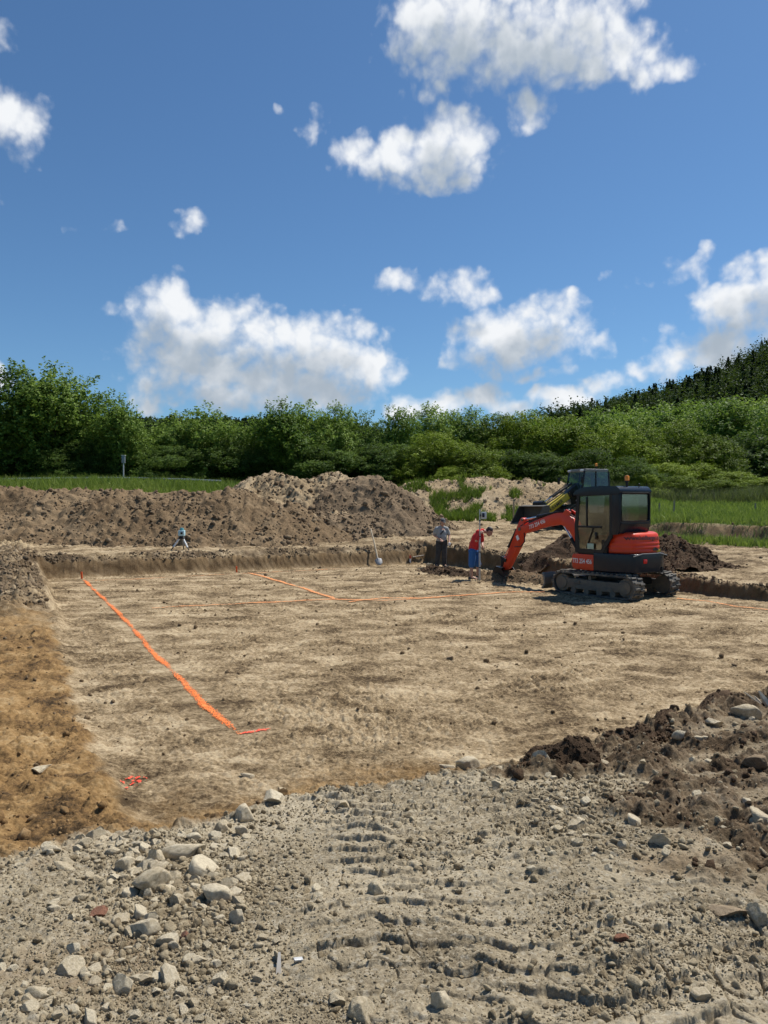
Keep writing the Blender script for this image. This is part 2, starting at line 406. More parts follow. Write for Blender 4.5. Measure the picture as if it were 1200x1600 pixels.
def base_E(x, y):
    x = np.asarray(x, float); y = np.asarray(y, float)
    xc = np.clip(x, -90, 90); yc = np.clip(y, -40, 120)
    z = np.full(x.shape, _W[-1])
    for i in range(_NCP): z = z + _W[i]*_phi((xc-CP[i,0])**2 + (yc-CP[i,1])**2)
    z = z + .62*sst(9.3, 12.0, x)*sst(0, 1.0, bankd(x, y))*(1-sst(60,100,y))
    # the wooded hill to the right and low hills far off
    hill = sst(130, 360, y)*np.clip((x-10 - .12*(y-320))*.34 + 6*fbm(x*.012, y*.012, 3, 40), 0, 105)
    far = 58*sst(420, 650, y)*(1-sst(-60,140,x)) + 40*sst(700, 1100, y)
    z = z + np.maximum(hill, far)
    return z
def terrain(x, y, full=True):
    x = np.asarray(x, float); y = np.asarray(y, float)
    E = base_E(x, y)
    dL, dB, dR, dN = zones(x, y)
    far = sst(40, 70, np.hypot(x, y))
    sL = np.where(y < 12.5, sst(-.16, .22, dL), .3*sst(-.5, 0, dL) + .7*sst(-.02, .3, dL))
    sB = .33*sst(-.45, 0, dB) + .67*sst(0, .15, dB)
    sR = .14*sst(-.3, 0, dR) + .86*sst(0, .13, dR)
    sN = sst(-.12, .5, dN)
    s = sL*sB*sR*sN
    z = E*(1-s)
    # slightly uneven floor
    z = z + .03*fbm(x*.5, y*.5, 3, 71)*s
    if not full: return z
    gm, cm, tm, gr = masks(x, y, dL, dB, dR, dN)
    near = 1-sst(7, 11, np.hypot(x, y))
    d = np.zeros_like(z)
    # scraped floor: fine streaks across, little crumbs
    u = x*.87 + y*.49; v = -x*.49 + y*.87
    st = fbm(u*1.1, v*6.0, 4, 90); cr = billow(x*9, y*9, 4, 91)
    patch = sst(-.15, .45, fbm(u*.45, v*.8, 4, 92))
    dist = paint_dist(x, y)
    quiet = .25 + .75*sst(.08, .35, dist)
    k6, r6 = cells(x*11, y*11, 116)
    d = d + s*(1-gm)*quiet*(.020*st + .022*fbm(x*4, y*6, 5, 117, .6) + (.022+.026*patch)*(cr-.35) + (.015+.035*patch)*np.clip(.45-k6, 0, 1)*r6)
    # upper ground, rubble and rims
    up = (1-s)*(1-gm)*(1-gr)*(1-far)
    cl, rid = cells(x*4.5, y*4.5, 93); clod = np.clip(.62-cl, 0, 1)*(.4+rid)
    rim = np.exp(-(dB/.35)**2) + np.exp(-(dR/.3)**2) + 1.5*np.exp(-((dL+.5)/.6)**2)*sst(12, 15, y)
    d = d + up*(.05*fbm(x*1.4, y*1.4, 4, 94) + .04*(billow(x*4, y*4, 4, 95)-.4)) + (1-s)*np.clip(rim, 0, 1.5)*(.16*clod + .07*(billow(x*5, y*5, 4, 96)-.3))*(1-gm)
    # clay on the left
    k5, r5 = cells(x*8, y*8, 114)
    d = d + cm*(.035*fbm(x*1.5, y*2.4, 6, 97, .65) + .035*sst(-.3,.3,fbm(x*.8,y*.8,2,115))*(billow(x*7, y*9, 5, 98, .65)-.4) + .05*np.clip(.5-k5, 0, 1)*r5)
    # gravel: rough stony surface
    k2, r2 = cells(x*13, y*13, 99); k3, r3 = cells(x*30, y*30, 100)
    rough = .35 + .65*sst(-.25, .35, fbm(x*.9, y*.9, 2, 101) - .9*smooth_gravel(x, y) + .25)
    d = d + gm*(.03*fbm(x*1.3, y*1.3, 4, 102) + rough*(.018*(billow(x*9, y*9, 6, 103, .65)-.4) + .020*np.clip(.5-k2, 0, 1)*r2 + .014*np.clip(.55-k3, 0, 1)*r3*near))
    # tyre lugs pressed into the smooth part of the gravel
    d = d + gm*tread(x, y)
    # dark topsoil at the right: deep ruts and clods
    k4, r4 = cells(x*6.5, y*6.5, 104)
    d = d + tm*(.10*(billow(x*3.2, y*3.2, 5, 105)-.38) + .11*np.clip(.55-k4, 0, 1)*r4 + .05*fbm(x*1.2, y*3.5, 3, 106))
    # grass land: gentle bumps
    d = d + gr*(1-far)*.10*fbm(x*.8, y*.8, 4, 107)
    # crumbling steps where gravel and topsoil meet the floor
    d = d + np.exp(-(dN/.25)**2)*(x > -2.2)*(.05*(billow(x*6, y*6, 4, 108)-.3))*(1+1.5*sst(.7,1.2,x))
    return z + d
def smooth_gravel(x, y):
    """1 on the wheel-packed lane that runs from the lower right to the pit's edge"""
    c = np.interp(y, [1.5,2.4,3.4,4.4,5.3,7], [1.15,.85,.55,.30,.05,-.2])
    w = np.interp(y, [1.5,2.4,3.4,4.4,5.3], [1.6,1.15,.85,.68,.6])
    return sst(1.25, .75, np.abs(x-c)/w + .25*fbm(x*2, y*2, 3, 111))
def tread(x, y):
    """shingle-like lug prints of heavy tyres and fine drying cracks"""
    sm = smooth_gravel(x, y); t = np.zeros(np.shape(x))
    for (cx, ang, per, ww, sd) in ((-.30, .26, .17, .33, 1), (.28, .30, .185, .34, 2), (.88, .34, .175, .33, 3), (1.46, .36, .19, .33, 4), (2.0, .38, .18, .3, 5)):
        c = cx - (y-4)*math.tan(ang); q = (x-c)*math.cos(ang); p = y/math.cos(ang) + .32*np.abs(q)*(1 if sd % 2 else -1) + .05*fbm(x*2.2, y*2.2, 2, 120+sd) + .03*fbm(x*9, y*9, 3, 220+sd)
        bandm = sst(1.05, .85, np.abs(q)/ww); ph = (p/per) % 1.0
        saw = np.where(ph < .07, sst(0, .07, ph), 1-np.clip((ph-.07)/.93, 0, 1)**.8)
        irr = .45 + .55*sst(-.45, .35, fbm(x*1.4, y*1.4, 3, 130+sd))
        t = t + bandm*irr*.030*saw
        t = t + .012*np.exp(-((np.abs(q)-ww)/.03)**2)*irr
    crack = np.exp(-(gn(x*3.1+2, y*3.1, 140)/.02)**2)*sst(-.1, .25, gn(x*.9, y*.9, 141)) + .8*np.exp(-(gn(x*5.3, y*4.3, 148)/.025)**2)*sst(.0, .3, gn(x*1.2+4, y*1.2, 149))
    cl, ri = cells(x*9, y*9, 145); rough2 = sst(.0, .5, fbm(x*2.2, y*2.2, 3, 146))
    return sm*(t - .026*crack + rough2*(.014*np.clip(.6-cl, 0, 1)*ri + .012*(billow(x*18, y*18, 4, 147)-.4)) + .009*fbm(x*9, y*9, 5, 144, .6))
DARK = np.array([(1.04,5.62),(2.15,6.4),(3.75,7.5),(9,10.5),(9,3.6),(3.0,2.95),(1.75,3.0),(1.55,3.5),(1.35,4.1),(1.5,4.6),(1.5,5.0),(.9,5.25)])
def poly_sd(x, y, P):
    """signed distance to a polygon, positive inside"""
    d = np.full(x.shape, 1e9); ins = np.zeros(x.shape, bool)
    for i in range(len(P)):
        a = P[i]; b = P[(i+1) % len(P)]; e = b-a
        t = np.clip(((x-a[0])*e[0]+(y-a[1])*e[1])/(e@e), 0, 1)
        d = np.minimum(d, np.hypot(x-a[0]-t*e[0], y-a[1]-t*e[1]))
        c = ((a[1] > y) != (b[1] > y)) & (x < (b[0]-a[0])*(y-a[1])/((b[1]-a[1]) or 1e-9)+a[0])
        ins ^= c
    return np.where(ins, d, -d)
def masks(x, y, dL, dB, dR, dN):
    w = fbm(x*2.2, y*2.2, 4, 150); w3 = fbm(x*7, y*7, 3, 151)
    near = 1-sst(14, 18, np.hypot(x, y))
    gm = sst(.05, -.10, dN + .08*w3)*near
    dk = poly_sd(x, y, DARK)
    tm = sst(-.22, .22, dk + .42*w + .12*w3)*near
    # paler stony streaks inside the dark soil
    tm = tm*(1-.65*sst(.0, .35, fbm(x*1.5+5, y*3.0, 3, 152))*sst(.15,.5,dk))
    gm = gm*(1-tm)
    # brown earth showing through the gravel at the lower left
    cm = sst(.06, -.08, dL + .06*w)*sst(-.05, .15, dN)*(1-sst(11.5, 15, y + 1.5*w))
    strip = sst(.95, .2, dN + .35*w + .5*sst(.2, .9, x))*sst(-.1, .05, dN)*sst(1.0, .2, x)
    cm = np.clip(np.maximum(cm, .85*strip), 0, 1)*(1-tm)
    bd = bankd(x, y)
    gr = np.maximum(sst(.7, 1.3, bd)*sst(9.5, 11, x), sst(38.5, 40.5, y + .8*w))
    gr = np.maximum(gr, sst(-3.2, -2.2, bd + w)*sst(.35, -.1, bd)*sst(8.5, 10, x)*sst(24, 26, y)*.9)
    gr = np.where(np.hypot(x, y) > 62, 1, gr)
    return gm, cm, tm, gr
# sprayed orange setting-out lines on the floor (world metres)
def fl(px, py, z=0.0):
    Y = (EYE-z)*FPX/(py-HOR); return ((px-600)/FPX*Y, Y)
PAINT = [
 ('long', [fl(131,907), fl(178,952), fl(240,1020), fl(300,1085), fl(345,1125), fl(374,1147)], .074),
 ('tail', [fl(376,1146), fl(421,1139)], .035),
 ('cross', [fl(238,951), fl(300,948), fl(380,944), fl(470,940), fl(520,936.5), fl(600,938), fl(700,932), fl(800,927), fl(850,926)], .075),
 ('double', [fl(545,940), fl(600,934), fl(660,934), fl(760,929.5)], .055),
 ('diagonal', [fl(388,896), fl(430,908), fl(478,921), fl(522,936)], .09),
 ('rear', [fl(140,908), fl(240,904), fl(330,899), fl(372,898), fl(470,892.5), fl(548,888.5)], .05),
 ('right', [fl(1058,937), fl(1100,941), fl(1150,948), fl(1215,955)], .085),
]
def paint_dist(x, y):
    d = np.full(np.shape(x), 9.)
    for _, pts, w in PAINT:
        for a, b in zip(pts, pts[1:]):
            ex, ey = b[0]-a[0], b[1]-a[1]; t = np.clip(((x-a[0])*ex+(y-a[1])*ey)/(ex*ex+ey*ey), 0, 1)
            d = np.minimum(d, np.hypot(x-a[0]-t*ex, y-a[1]-t*ey))
    return d
def H(x, y):
    return float(terrain(np.array([float(x)]), np.array([float(y)]))[0])
def ground_pt(px, py, y0=1.6, y1=60):
    """where the line of sight through a photo pixel first meets the smooth terrain"""
    Y = np.geomspace(y0, y1, 1500); X = (px-600)/FPX*Y; Z = EYE-(py-HOR)/FPX*Y
    h = terrain(X, Y, False); k = np.argmax(Z <= h)
    return Vector((X[k], Y[k], h[k]))

def ground_material():
    m, nt, b = mat_nodes('ground_soil')
    tc = NN(nt, 'ShaderNodeTexCoord'); v = tc.outputs['Object']
    at = NN(nt, 'ShaderNodeAttribute'); at.attribute_name = 'soil'
    sp = NN(nt, 'ShaderNodeSeparateColor'); nt.links.new(at.outputs['Color'], sp.inputs[0])
    gv, cy, ts, gs = sp.outputs[0], sp.outputs[1], sp.outputs[2], at.outputs['Alpha']
    # scraped floor: streaks along the digging direction
    mp = NN(nt, 'ShaderNodeMapping'); mp.inputs['Rotation'].default_value = (0, 0, R(-29)); mp.inputs['Scale'].default_value = (1.3, 2.3, 1)
    nt.links.new(v, mp.inputs[0])
    s1 = noise(nt, 1.0, 9, .68, mp.outputs[0], .6); s2 = noise(nt, .9, 9, .72, v); s3 = noise(nt, 11, 8, .7, mp.outputs[0]); s4 = noise(nt, 42, 6, .7, v)
    f = mth(nt, 'ADD', mth(nt, 'MULTIPLY', s1.outputs[0], .27), mth(nt, 'ADD', mth(nt, 'MULTIPLY', s2.outputs[0], .31), mth(nt, 'ADD', mth(nt, 'MULTIPLY', s3.outputs[0], .25), mth(nt, 'MULTIPLY', s4.outputs[0], .17))))
    pit = ramp(nt, f, [(.435, (.065,.043,.023)), (.462, (.13,.09,.049)), (.492, (.225,.162,.091)), (.522, (.325,.243,.143)), (.562, (.46,.36,.228))])
    # gravel
    g1 = noise(nt, 1.4, 6, .6, v); g2 = noise(nt, 55, 8, .75, v); vo = NN(nt, 'ShaderNodeTexVoronoi'); vo.inputs['Scale'].default_value = 65; nt.links.new(v, vo.inputs['Vector'])
    gf = mth(nt, 'ADD', mth(nt, 'MULTIPLY', g1.outputs[0], .45), mth(nt, 'MULTIPLY', g2.outputs[0], .55))
    grv = ramp(nt, gf, [(.38, (.12,.094,.060)), (.46, (.245,.199,.130)), (.54, (.35,.291,.198)), (.64, (.465,.395,.28))])
    vs = NN(nt, 'ShaderNodeSeparateColor'); nt.links.new(vo.outputs['Color'], vs.inputs[0])
    pale = ramp(nt, vs.outputs[0], [(.80, (0,0,0)), (.9, (1,1,1))])
    grc = mixc(nt, mth(nt, 'MULTIPLY', pale.outputs[0], .5), grv.outputs[0], (.44,.39,.30))
    gb = noise(nt, .9, 5, .6, v); gbm = ramp(nt, gb.outputs[0], [(.60, (0,0,0)), (.70, (1,1,1))])
    grc = mixc(nt, mth(nt, 'MULTIPLY', gbm.outputs[0], .6), grc, (.20,.135,.075))
    # clay, topsoil, grassy soil
    c1 = noise(nt, 2.2, 8, .65, v); c2 = noise(nt, 30, 7, .7, v)
    cf = mth(nt, 'ADD', mth(nt, 'MULTIPLY', c1.outputs[0], .6), mth(nt, 'MULTIPLY', c2.outputs[0], .4))
    cly = ramp(nt, cf, [(.39, (.065,.042,.022)), (.46, (.17,.10,.042)), (.53, (.27,.165,.068)), (.63, (.38,.265,.135))])
    tps = ramp(nt, cf, [(.38, (.042,.028,.016)), (.48, (.095,.064,.037)), (.56, (.18,.132,.083)), (.66, (.32,.265,.185))])
    grs = ramp(nt, cf, [(.38, (.035,.055,.012)), (.5, (.06,.10,.02)), (.62, (.11,.15,.04))])
    c = mixc(nt, cy, pit.outputs[0], cly.outputs[0]); c = mixc(nt, gv, c, grc); c = mixc(nt, ts, c, tps.outputs[0]); c = mixc(nt, gs, c, grs.outputs[0])
    # the cut sides of the pit show brown subsoil under a dark top layer
    at2 = NN(nt, 'ShaderNodeAttribute'); at2.attribute_name = 'strata'
    sp2 = NN(nt, 'ShaderNodeSeparateColor'); nt.links.new(at2.outputs['Color'], sp2.inputs[0])
    wl = ramp(nt, cf, [(.38, (.10,.062,.030)), (.5, (.155,.100,.050)), (.64, (.23,.155,.082))])
    c = mixc(nt, sp2.outputs[0], c, wl.outputs[0]); c = mixc(nt, sp2.outputs[1], c, tps.outputs[0])
    nt.links.new(c, b.inputs['Base Color'])
    b.inputs['Roughness'].default_value = .95; b.inputs['Specular IOR Level'].default_value = .12
    bh = mth(nt, 'ADD', mth(nt, 'MULTIPLY', g2.outputs[0], 1.0), mth(nt, 'MULTIPLY', s4.outputs[0], .8))
    bump(nt, b, bh, .8, .012)
    return m

def build_ground():
    aD = np.linspace(-R(36), R(36), 980)
    aC = np.linspace(R(36), 2*math.pi-R(36), 90)[1:-1]
    A = np.concatenate([aD, aC])
    r0 = np.linspace(.05, 1.25, 10)[:-1]; r1 = np.concatenate([np.geomspace(1.25, 6.5, 880)[:-1], np.geomspace(6.5, 62, 760)]); r2 = np.geomspace(62, 2600, 90)[1:]
    Rr = np.concatenate([r0, r1, r2])
    X = (Rr[:,None]*np.sin(A)[None]).ravel(); Y = (Rr[:,None]*np.cos(A)[None]).ravel()
    Z = terrain(X, Y)
    nA, nR = len(A), len(Rr)
    i = np.arange(nR-1)[:,None]*nA; j = np.arange(nA)[None]; j2 = (j+1) % nA
    F = np.stack([i+j, i+nA+j, i+nA+j2, i+j2], -1).reshape(-1, 4)[:, ::-1]
    me = np_mesh('ground', np.stack([X, Y, Z], -1), F, True)
    dL, dB, dR, dN = zones(X, Y)
    gm, cm, tm, gr = masks(X, Y, dL, dB, dR, dN)
    at = me.attributes.new('soil', 'FLOAT_COLOR', 'POINT')
    at.data.foreach_set('color', np.stack([gm, cm, tm, gr], -1).astype(np.float32).ravel())
    # dark crumbly top layer at the rims, brown subsoil on the cut faces, grey rubble on the left rim
    nz = fbm(X*1.5, Y*1.5, 4, 160)
    inB = (X < 3.2) & (Y > 18); inR = (X > .8) & (Y > 13)
    face = np.maximum(np.exp(-((dB-.05)/.12)**2)*inB, np.exp(-((dR-.05)/.12)**2)*inR)
    topl = np.maximum(np.exp(-((dB+.24)/.2)**2)*inB, .55*np.exp(-((dR+.12)/.12)**2)*inR)*sst(-.35, .25, nz)
    rub = sst(.15, -.1, dL)*sst(12.5, 15, Y)*(Y < 24)*(X < -5)*.85*sst(-.6,.1,nz)
    hillm = sst(60, 90, np.hypot(X, Y))*0
    bk = np.exp(-((bankd(X, Y)-.55)/.4)**2)*sst(9.8, 12, X)*(Y < 45)
    st = np.stack([np.clip(np.maximum(face, bk*.8), 0, 1), np.clip(np.maximum(np.maximum(topl, rub), bk*sst(0,.3,nz)), 0, 1), hillm, hillm], -1)
    a2 = me.attributes.new('strata', 'FLOAT_COLOR', 'POINT'); a2.data.foreach_set('color', st.astype(np.float32).ravel())
    o = link('ground', me, None, ground_material()); tag(o, kind='structure')
    return o
build_ground()

# ---- sprayed lines: thin flecked sheets lying on the floor
def build_paint():
    m, nt, b = mat_nodes('orange_spray_paint')
    tc = NN(nt, 'ShaderNodeTexCoord'); n = noise(nt, 25, 6, .7, tc.outputs['Object'])
    r = ramp(nt, n.outputs[0], [(.3, (.60,.11,.02)), (.5, (.86,.19,.03)), (.7, (.88,.29,.08))]); nt.links.new(r.outputs[0], b.inputs['Base Color'])
    b.inputs['Roughness'].default_value = .8
    m2, nt, b = mat_nodes('faded_orange_paint')
    tc = NN(nt, 'ShaderNodeTexCoord'); n = noise(nt, 8, 6, .7, tc.outputs['Object'])
    r = ramp(nt, n.outputs[0], [(.3, (.62,.22,.07)), (.6, (.80,.33,.12))]); nt.links.new(r.outputs[0], b.inputs['Base Color']); b.inputs['Roughness'].default_value = .9
    m3, nt, b = mat_nodes('red_spray_paint')
    tc = NN(nt, 'ShaderNodeTexCoord'); n = noise(nt, 30, 6, .7, tc.outputs['Object'])
    r = ramp(nt, n.outputs[0], [(.3, (.75,.05,.03)), (.6, (.9,.13,.06))]); nt.links.new(r.outputs[0], b.inputs['Base Color']); b.inputs['Roughness'].default_value = .85
    L = {'long': ('bright orange sprayed line running from the near corner to the rear wall of the pit', m, .56),
         'tail': ('short red sprayed dash at the near end of the long orange line', m3, .6),
         'cross': ('faint orange sprayed line crossing the middle of the pit floor from left to right', m2, .66),
         'double': ('second thin orange sprayed line just behind the cross line towards the excavator', m2, .58),
         'diagonal': ('orange sprayed line running back from the cross line to the orange peg', m2, .68),
         'rear': ('faded orange sprayed line along the foot of the rear pit wall', m2, .5),
         'right': ('orange sprayed line on the floor behind the excavator tracks at the right edge', m2, .66)}
    k = 0
    for key, pts, w in PAINT:
        k += 1
        P = np.array(pts); seg = np.hypot(*(P[1:]-P[:-1]).T); tot = seg.sum(); cum = np.concatenate([[0], np.cumsum(seg)])
        ns = int(tot/.010)+2; t = np.linspace(0, tot, ns)
        cx = np.interp(t, cum, P[:,0]); cy = np.interp(t, cum, P[:,1])
        tx = np.gradient(cx); ty = np.gradient(cy); l = np.hypot(tx, ty); nx, ny = -ty/l, tx/l
        wob = .010*fbm(t*1.3, t*0+k, 3, 170+k); ws = np.linspace(-2.1, 2.1, 29)
        X = cx[:,None] + nx[:,None]*(ws*w/2*1.25 + wob[:,None]); Y = cy[:,None] + ny[:,None]*(ws*w/2*1.25 + wob[:,None])
        Z = terrain(X.ravel(), Y.ravel()).reshape(X.shape) + .004 + .0007*np.hypot(X, Y)
        dens = L[key][2]
        nz = fbm(X*58, Y*58, 2, 180+k)*1.15 + fbm(X*3, Y*3, 3, 190+k)*.18
        keep = (np.abs(ws)[None,:] + nz) < (.55 + dens*.62)
        if dens < .58 or (dens > .63 and key != 'long'): keep &= (fbm(X*1.2, Y*1.2, 2, 200+k)*.6 + nz*.8) > (.35-dens)
        q = keep[:-1,:-1]
        i, j = np.nonzero(q); nw = len(ws)
        F = np.stack([i*nw+j, (i+1)*nw+j, (i+1)*nw+j+1, i*nw+j+1], -1)
        me = np_mesh('painted_line', np.stack([X, Y, Z], -1).reshape(-1, 3), F, True)
        o = link('painted_line', me, None, L[key][1]); tag(o, L[key][0], 'painted line', 'orange setting out lines sprayed on the pit floor')
    # a red splash of paint on the clay
    c = ground_pt(205, 1222); g = np.linspace(-.17, .17, 60); X, Y = np.meshgrid(c.x+g*.75, c.y+g*1.3); q = np.hypot(*np.meshgrid(g, g))/.17
    Z = terrain(X.ravel(), Y.ravel()).reshape(X.shape) + .008
    keep = (q + 1.5*fbm(X*26, Y*17, 3, 210)) < .02
    i, j = np.nonzero(keep[:-1,:-1]); F = np.stack([i*60+j, i*60+j+1, (i+1)*60+j+1, (i+1)*60+j], -1)
    o = link('paint_splash', np_mesh('paint_splash', np.stack([X, Y, Z], -1).reshape(-1,3), F), None, m3); tag(o, 'red splash of sprayed paint on the orange clay beside the pit', 'paint splash')
build_paint()
# ------------------------------------------------------------------ loose soil: heaps and clods
_ico = {}
def ico(sub):
    if sub not in _ico:
        bm = bmesh.new(); bmesh.ops.create_icosphere(bm, subdivisions=sub, radius=1)
        bm.verts.ensure_lookup_table()
        _ico[sub] = (np.array([v.co[:] for v in bm.verts]), np.array([[v.index for v in f.verts] for f in bm.faces])); bm.free()
    return _ico[sub]
def rand_rot(n, r):
    q = r.normal(size=(n,4)); q /= np.linalg.norm(q, axis=1)[:,None]; w,x,y,z = q.T
    return np.stack([np.stack([1-2*(y*y+z*z), 2*(x*y-z*w), 2*(x*z+y*w)], -1), np.stack([2*(x*y+z*w), 1-2*(x*x+z*z), 2*(y*z-x*w)], -1), np.stack([2*(x*z-y*w), 2*(y*z+x*w), 1-2*(x*x+y*y)], -1)], -2)
def rock_shape(sub, r, cuts=9, lo=.5, hi=.9, flat=(1,1,1), nz=.06):
    V, F = ico(sub); V = V.copy()
    for _ in range(cuts):
        n = r.normal(size=3); n /= np.linalg.norm(n); d = r.uniform(lo, hi)
        t = V@n - d; V -= np.where(t > 0, t, 0)[:,None]*n
    if nz:
        o = r.uniform(0, 50, 3)
        V *= (1 + nz*(fbm(V[:,0]*2.2+o[0]+V[:,2]*1.3, V[:,1]*2.2+o[1]-V[:,2], 4, 300))[:,None])
    V *= np.array(flat); return V, F
def lumps(P, S, r, sub=1, nvar=24, flat=(.75,1.25)):
    """one mesh of many angular lumps at points P with sizes S"""
    base = [rock_shape(sub, r, 9, .36, .80, nz=0)[0] for _ in range(nvar)]; F = ico(sub)[1]
    n = len(P); k = r.integers(0, nvar, n); B = np.stack(base)[k]
    B = B*r.uniform(flat[0], flat[1], (n,1,3))
    B = np.einsum('nij,nvj->nvi', rand_rot(n, r), B)*np.asarray(S)[:,None,None] + np.asarray(P)[:,None,:]
    nv = B.shape[1]
    FF = (F[None] + (np.arange(n)*nv)[:,None,None]).reshape(-1, 3)
    return B.reshape(-1, 3), FF
M_soil = soilmat('brown_soil', (.075,.047,.025), (.175,.118,.065), (.27,.195,.115), 1.1, 16, .8)
M_soil_clod = soilmat('brown_soil_clods', (.09,.06,.034), (.185,.13,.078), (.28,.21,.13), 3, 16, .8)
M_grey = soilmat('grey_brown_soil', (.085,.057,.033), (.17,.12,.073), (.25,.182,.112), 1.2, 16, .8)
M_sand = soilmat('sandy_soil', (.17,.115,.06), (.33,.245,.145), (.45,.35,.225), 1.0, 14, .8)
M_dark = soilmat('dark_wet_soil', (.028,.018,.010), (.075,.046,.026), (.14,.092,.056), 2, 18, .8)
M_sandclod = soilmat('sandy_clods', (.16,.11,.06), (.31,.235,.15), (.45,.36,.25), 3, 14, .8)
def heap(name, ridges, slope, bb, step, mat, clodmat, label, n_clods, cs=(.05,.22), seed=1, nz=.25, rnd=.5, cat='soil heap', clod_bias=0):
    """ridges: list of polylines of (x, y, ztop); the heap falls away from them at its angle of repose"""
    r = np.random.default_rng(seed)
    def hz(x, y, fine=True):
        wx = x + .35*fbm(x*.8, y*.8, 3, seed*7); wy = y + .35*fbm(x*.8+9, y*.8+4, 3, seed*7+1)
        z = np.full(x.shape, -9.)
        for pl in ridges:
            for a, b in zip(pl, pl[1:]):
                ex, ey = b[0]-a[0], b[1]-a[1]; t = np.clip(((wx-a[0])*ex+(wy-a[1])*ey)/(ex*ex+ey*ey+1e-9), 0, 1)
                d = np.hypot(wx-a[0]-t*ex, wy-a[1]-t*ey)
                z = np.maximum(z, a[2]+t*(b[2]-a[2]) - slope*(np.sqrt(d*d+rnd*rnd)-rnd))
        if fine:
            rill = fbm(x*2.2, y*.5, 3, seed*7+2)
            c1, i1 = cells(x*1.7, y*1.7, seed+50); c2, i2 = cells(x*3.8, y*3.8, seed+51)
            amt = sst(-.3, .4, fbm(x*.45, y*.45, 3, seed*7+5))
            z = z + nz*(.5*fbm(x*.7, y*.7, 4, seed*7+3) + .22*rill + .5*(billow(x*2.2, y*2.2, 4, seed*7+4)-.4)) + amt*(.30*np.clip(.6-c1, 0, 1)*i1 + .22*np.clip(.6-c2, 0, 1)*i2)
        return z
    xs = np.arange(bb[0], bb[2]+step, step); ys = np.arange(bb[1], bb[3]+step, step)
    X, Y = np.meshgrid(xs, ys); Z = hz(X, Y); G = terrain(X, Y, False)
    keep = Z > G - .25
    q = keep[:-1,:-1] | keep[1:,:-1] | keep[:-1,1:] | keep[1:,1:]
    i, j = np.nonzero(q); nw = X.shape[1]
    F = np.stack([i*nw+j, i*nw+j+1, (i+1)*nw+j+1, (i+1)*nw+j], -1)
    Z = np.maximum(Z, G-.3)
    used = np.unique(F); remap = np.zeros(X.size, np.int32); remap[used] = np.arange(len(used))
    o = link(name, np_mesh(name, np.stack([X, Y, Z], -1).reshape(-1,3)[used], remap[F], True), None, mat)
    tag(o, label, cat)
    if n_clods:
        px = r.uniform(bb[0], bb[2], n_clods*5); py = r.uniform(bb[1], bb[3], n_clods*5); pz = hz(px, py); g = terrain(px, py, False)
        dens = fbm(px*.5, py*.5, 3, seed*7+6) - clod_bias*(pz-g)
        ok = np.nonzero((pz > g-.12) & (r.uniform(-.7, .7, len(px)) < dens + .15))[0][:n_clods]
        s = cs[0]*(1-r.uniform(0, .985, len(ok)))**(-.42); s = np.minimum(s, cs[1])
        P = np.stack([px[ok], py[ok], np.maximum(pz, g)[ok] + .0*s], -1)
        V, FF = lumps(P, s, r)
        c = link('clods', np_mesh('clods', V, FF), o, clodmat); c['kind'] = 'stuff'
    return o, hz
def wp(px, py, Y): return ((px-600)/FPX*Y, Y, EYE-(py-HOR)/FPX*Y)
def ridge(*pts): return [wp(*p) for p in pts]

h1, hz1 = heap('soil_heap', [ridge((-260,768,29),(-60,764,30),(40,766,30),(130,768,30),(240,770,30),(330,773,30),(372,766,30.5),(440,790,30.5)),
               [(-19,29.3,1.6),(-12,28.2,1.35),(-6.5,29.3,1.45),(-3.5,30.0,1.4)]], .56, (-21,25.3,0,35), .05, M_soil, M_soil_clod,
     'long bank of brown clods and earth along the left rear of the pit', 5200, (.035,.26), 3, .30, .7, 'soil heap')
h2, hz2 = heap('soil_heap', [ridge((390,760,34),(410,742,35),(432,738,35),(468,750,34.5)), ridge((478,752,34.5),(520,742,35),(556,752,34.5)),
               [(-5.5,32.2,1.9),(-3.2,31.8,1.75),(-1,32.3,1.9)]], .62, (-8.5,29.8,2.2,39.5), .05, M_sand, M_soil_clod,
     'pale sandy lumpy soil heap in the middle, tallest of the spoil heaps', 2600, (.035,.3), 5, .34, .35, 'soil heap', .12)
h3, hz3 = heap('soil_heap', [ridge((528,756,33.5),(560,748,34),(586,744,34),(606,756,33.5)),
               [(-2.0,31.4,1.75),(-.8,31.7,1.75)]], .80, (-4.2,29.4,4.6,38.5), .05, M_grey, M_soil_clod,
     'grey brown conical soil heap with a smooth right flank behind the leaning shovel', 2300, (.035,.28), 8, .22, .4, 'soil heap', .25)
h4, hz4 = heap('soil_heap', [ridge((640,758,42),(690,752,43),(760,749,43),(830,752,43),(885,757,43),(915,770,43))], .50, (0,37,16,49), .08, M_sand, M_sandclod,
     'low pale sandy soil heap with weeds behind the yellow wheel loader', 3600, (.03,.2), 11, .28, .6)
h5, hz5 = heap('soil_heap', [[(7.3,20.9,.95),(7.9,20.7,1.22),(8.25,20.8,1.14),(8.6,20.6,.80)], [(8.6,20.5,.72),(9.15,20.2,.56)]], .75, (6.2,19.4,10.0,22.4), .03, M_dark, M_dark,
     'dark moist clod heap beside the back of the excavator', 1500, (.02,.12), 14, .14, .15)
h6, hz6 = heap('soil_heap', [[(5.0,23.6,.75),(5.4,23.9,.98),(5.75,23.7,1.2),(6.2,23.6,1.1),(6.6,23.4,.8)]], .7, (4.2,22.6,7.4,24.9), .035, M_dark, M_dark,
     'small dark clod heap under the raised boom of the excavator', 700, (.02,.11), 15, .14, .15)
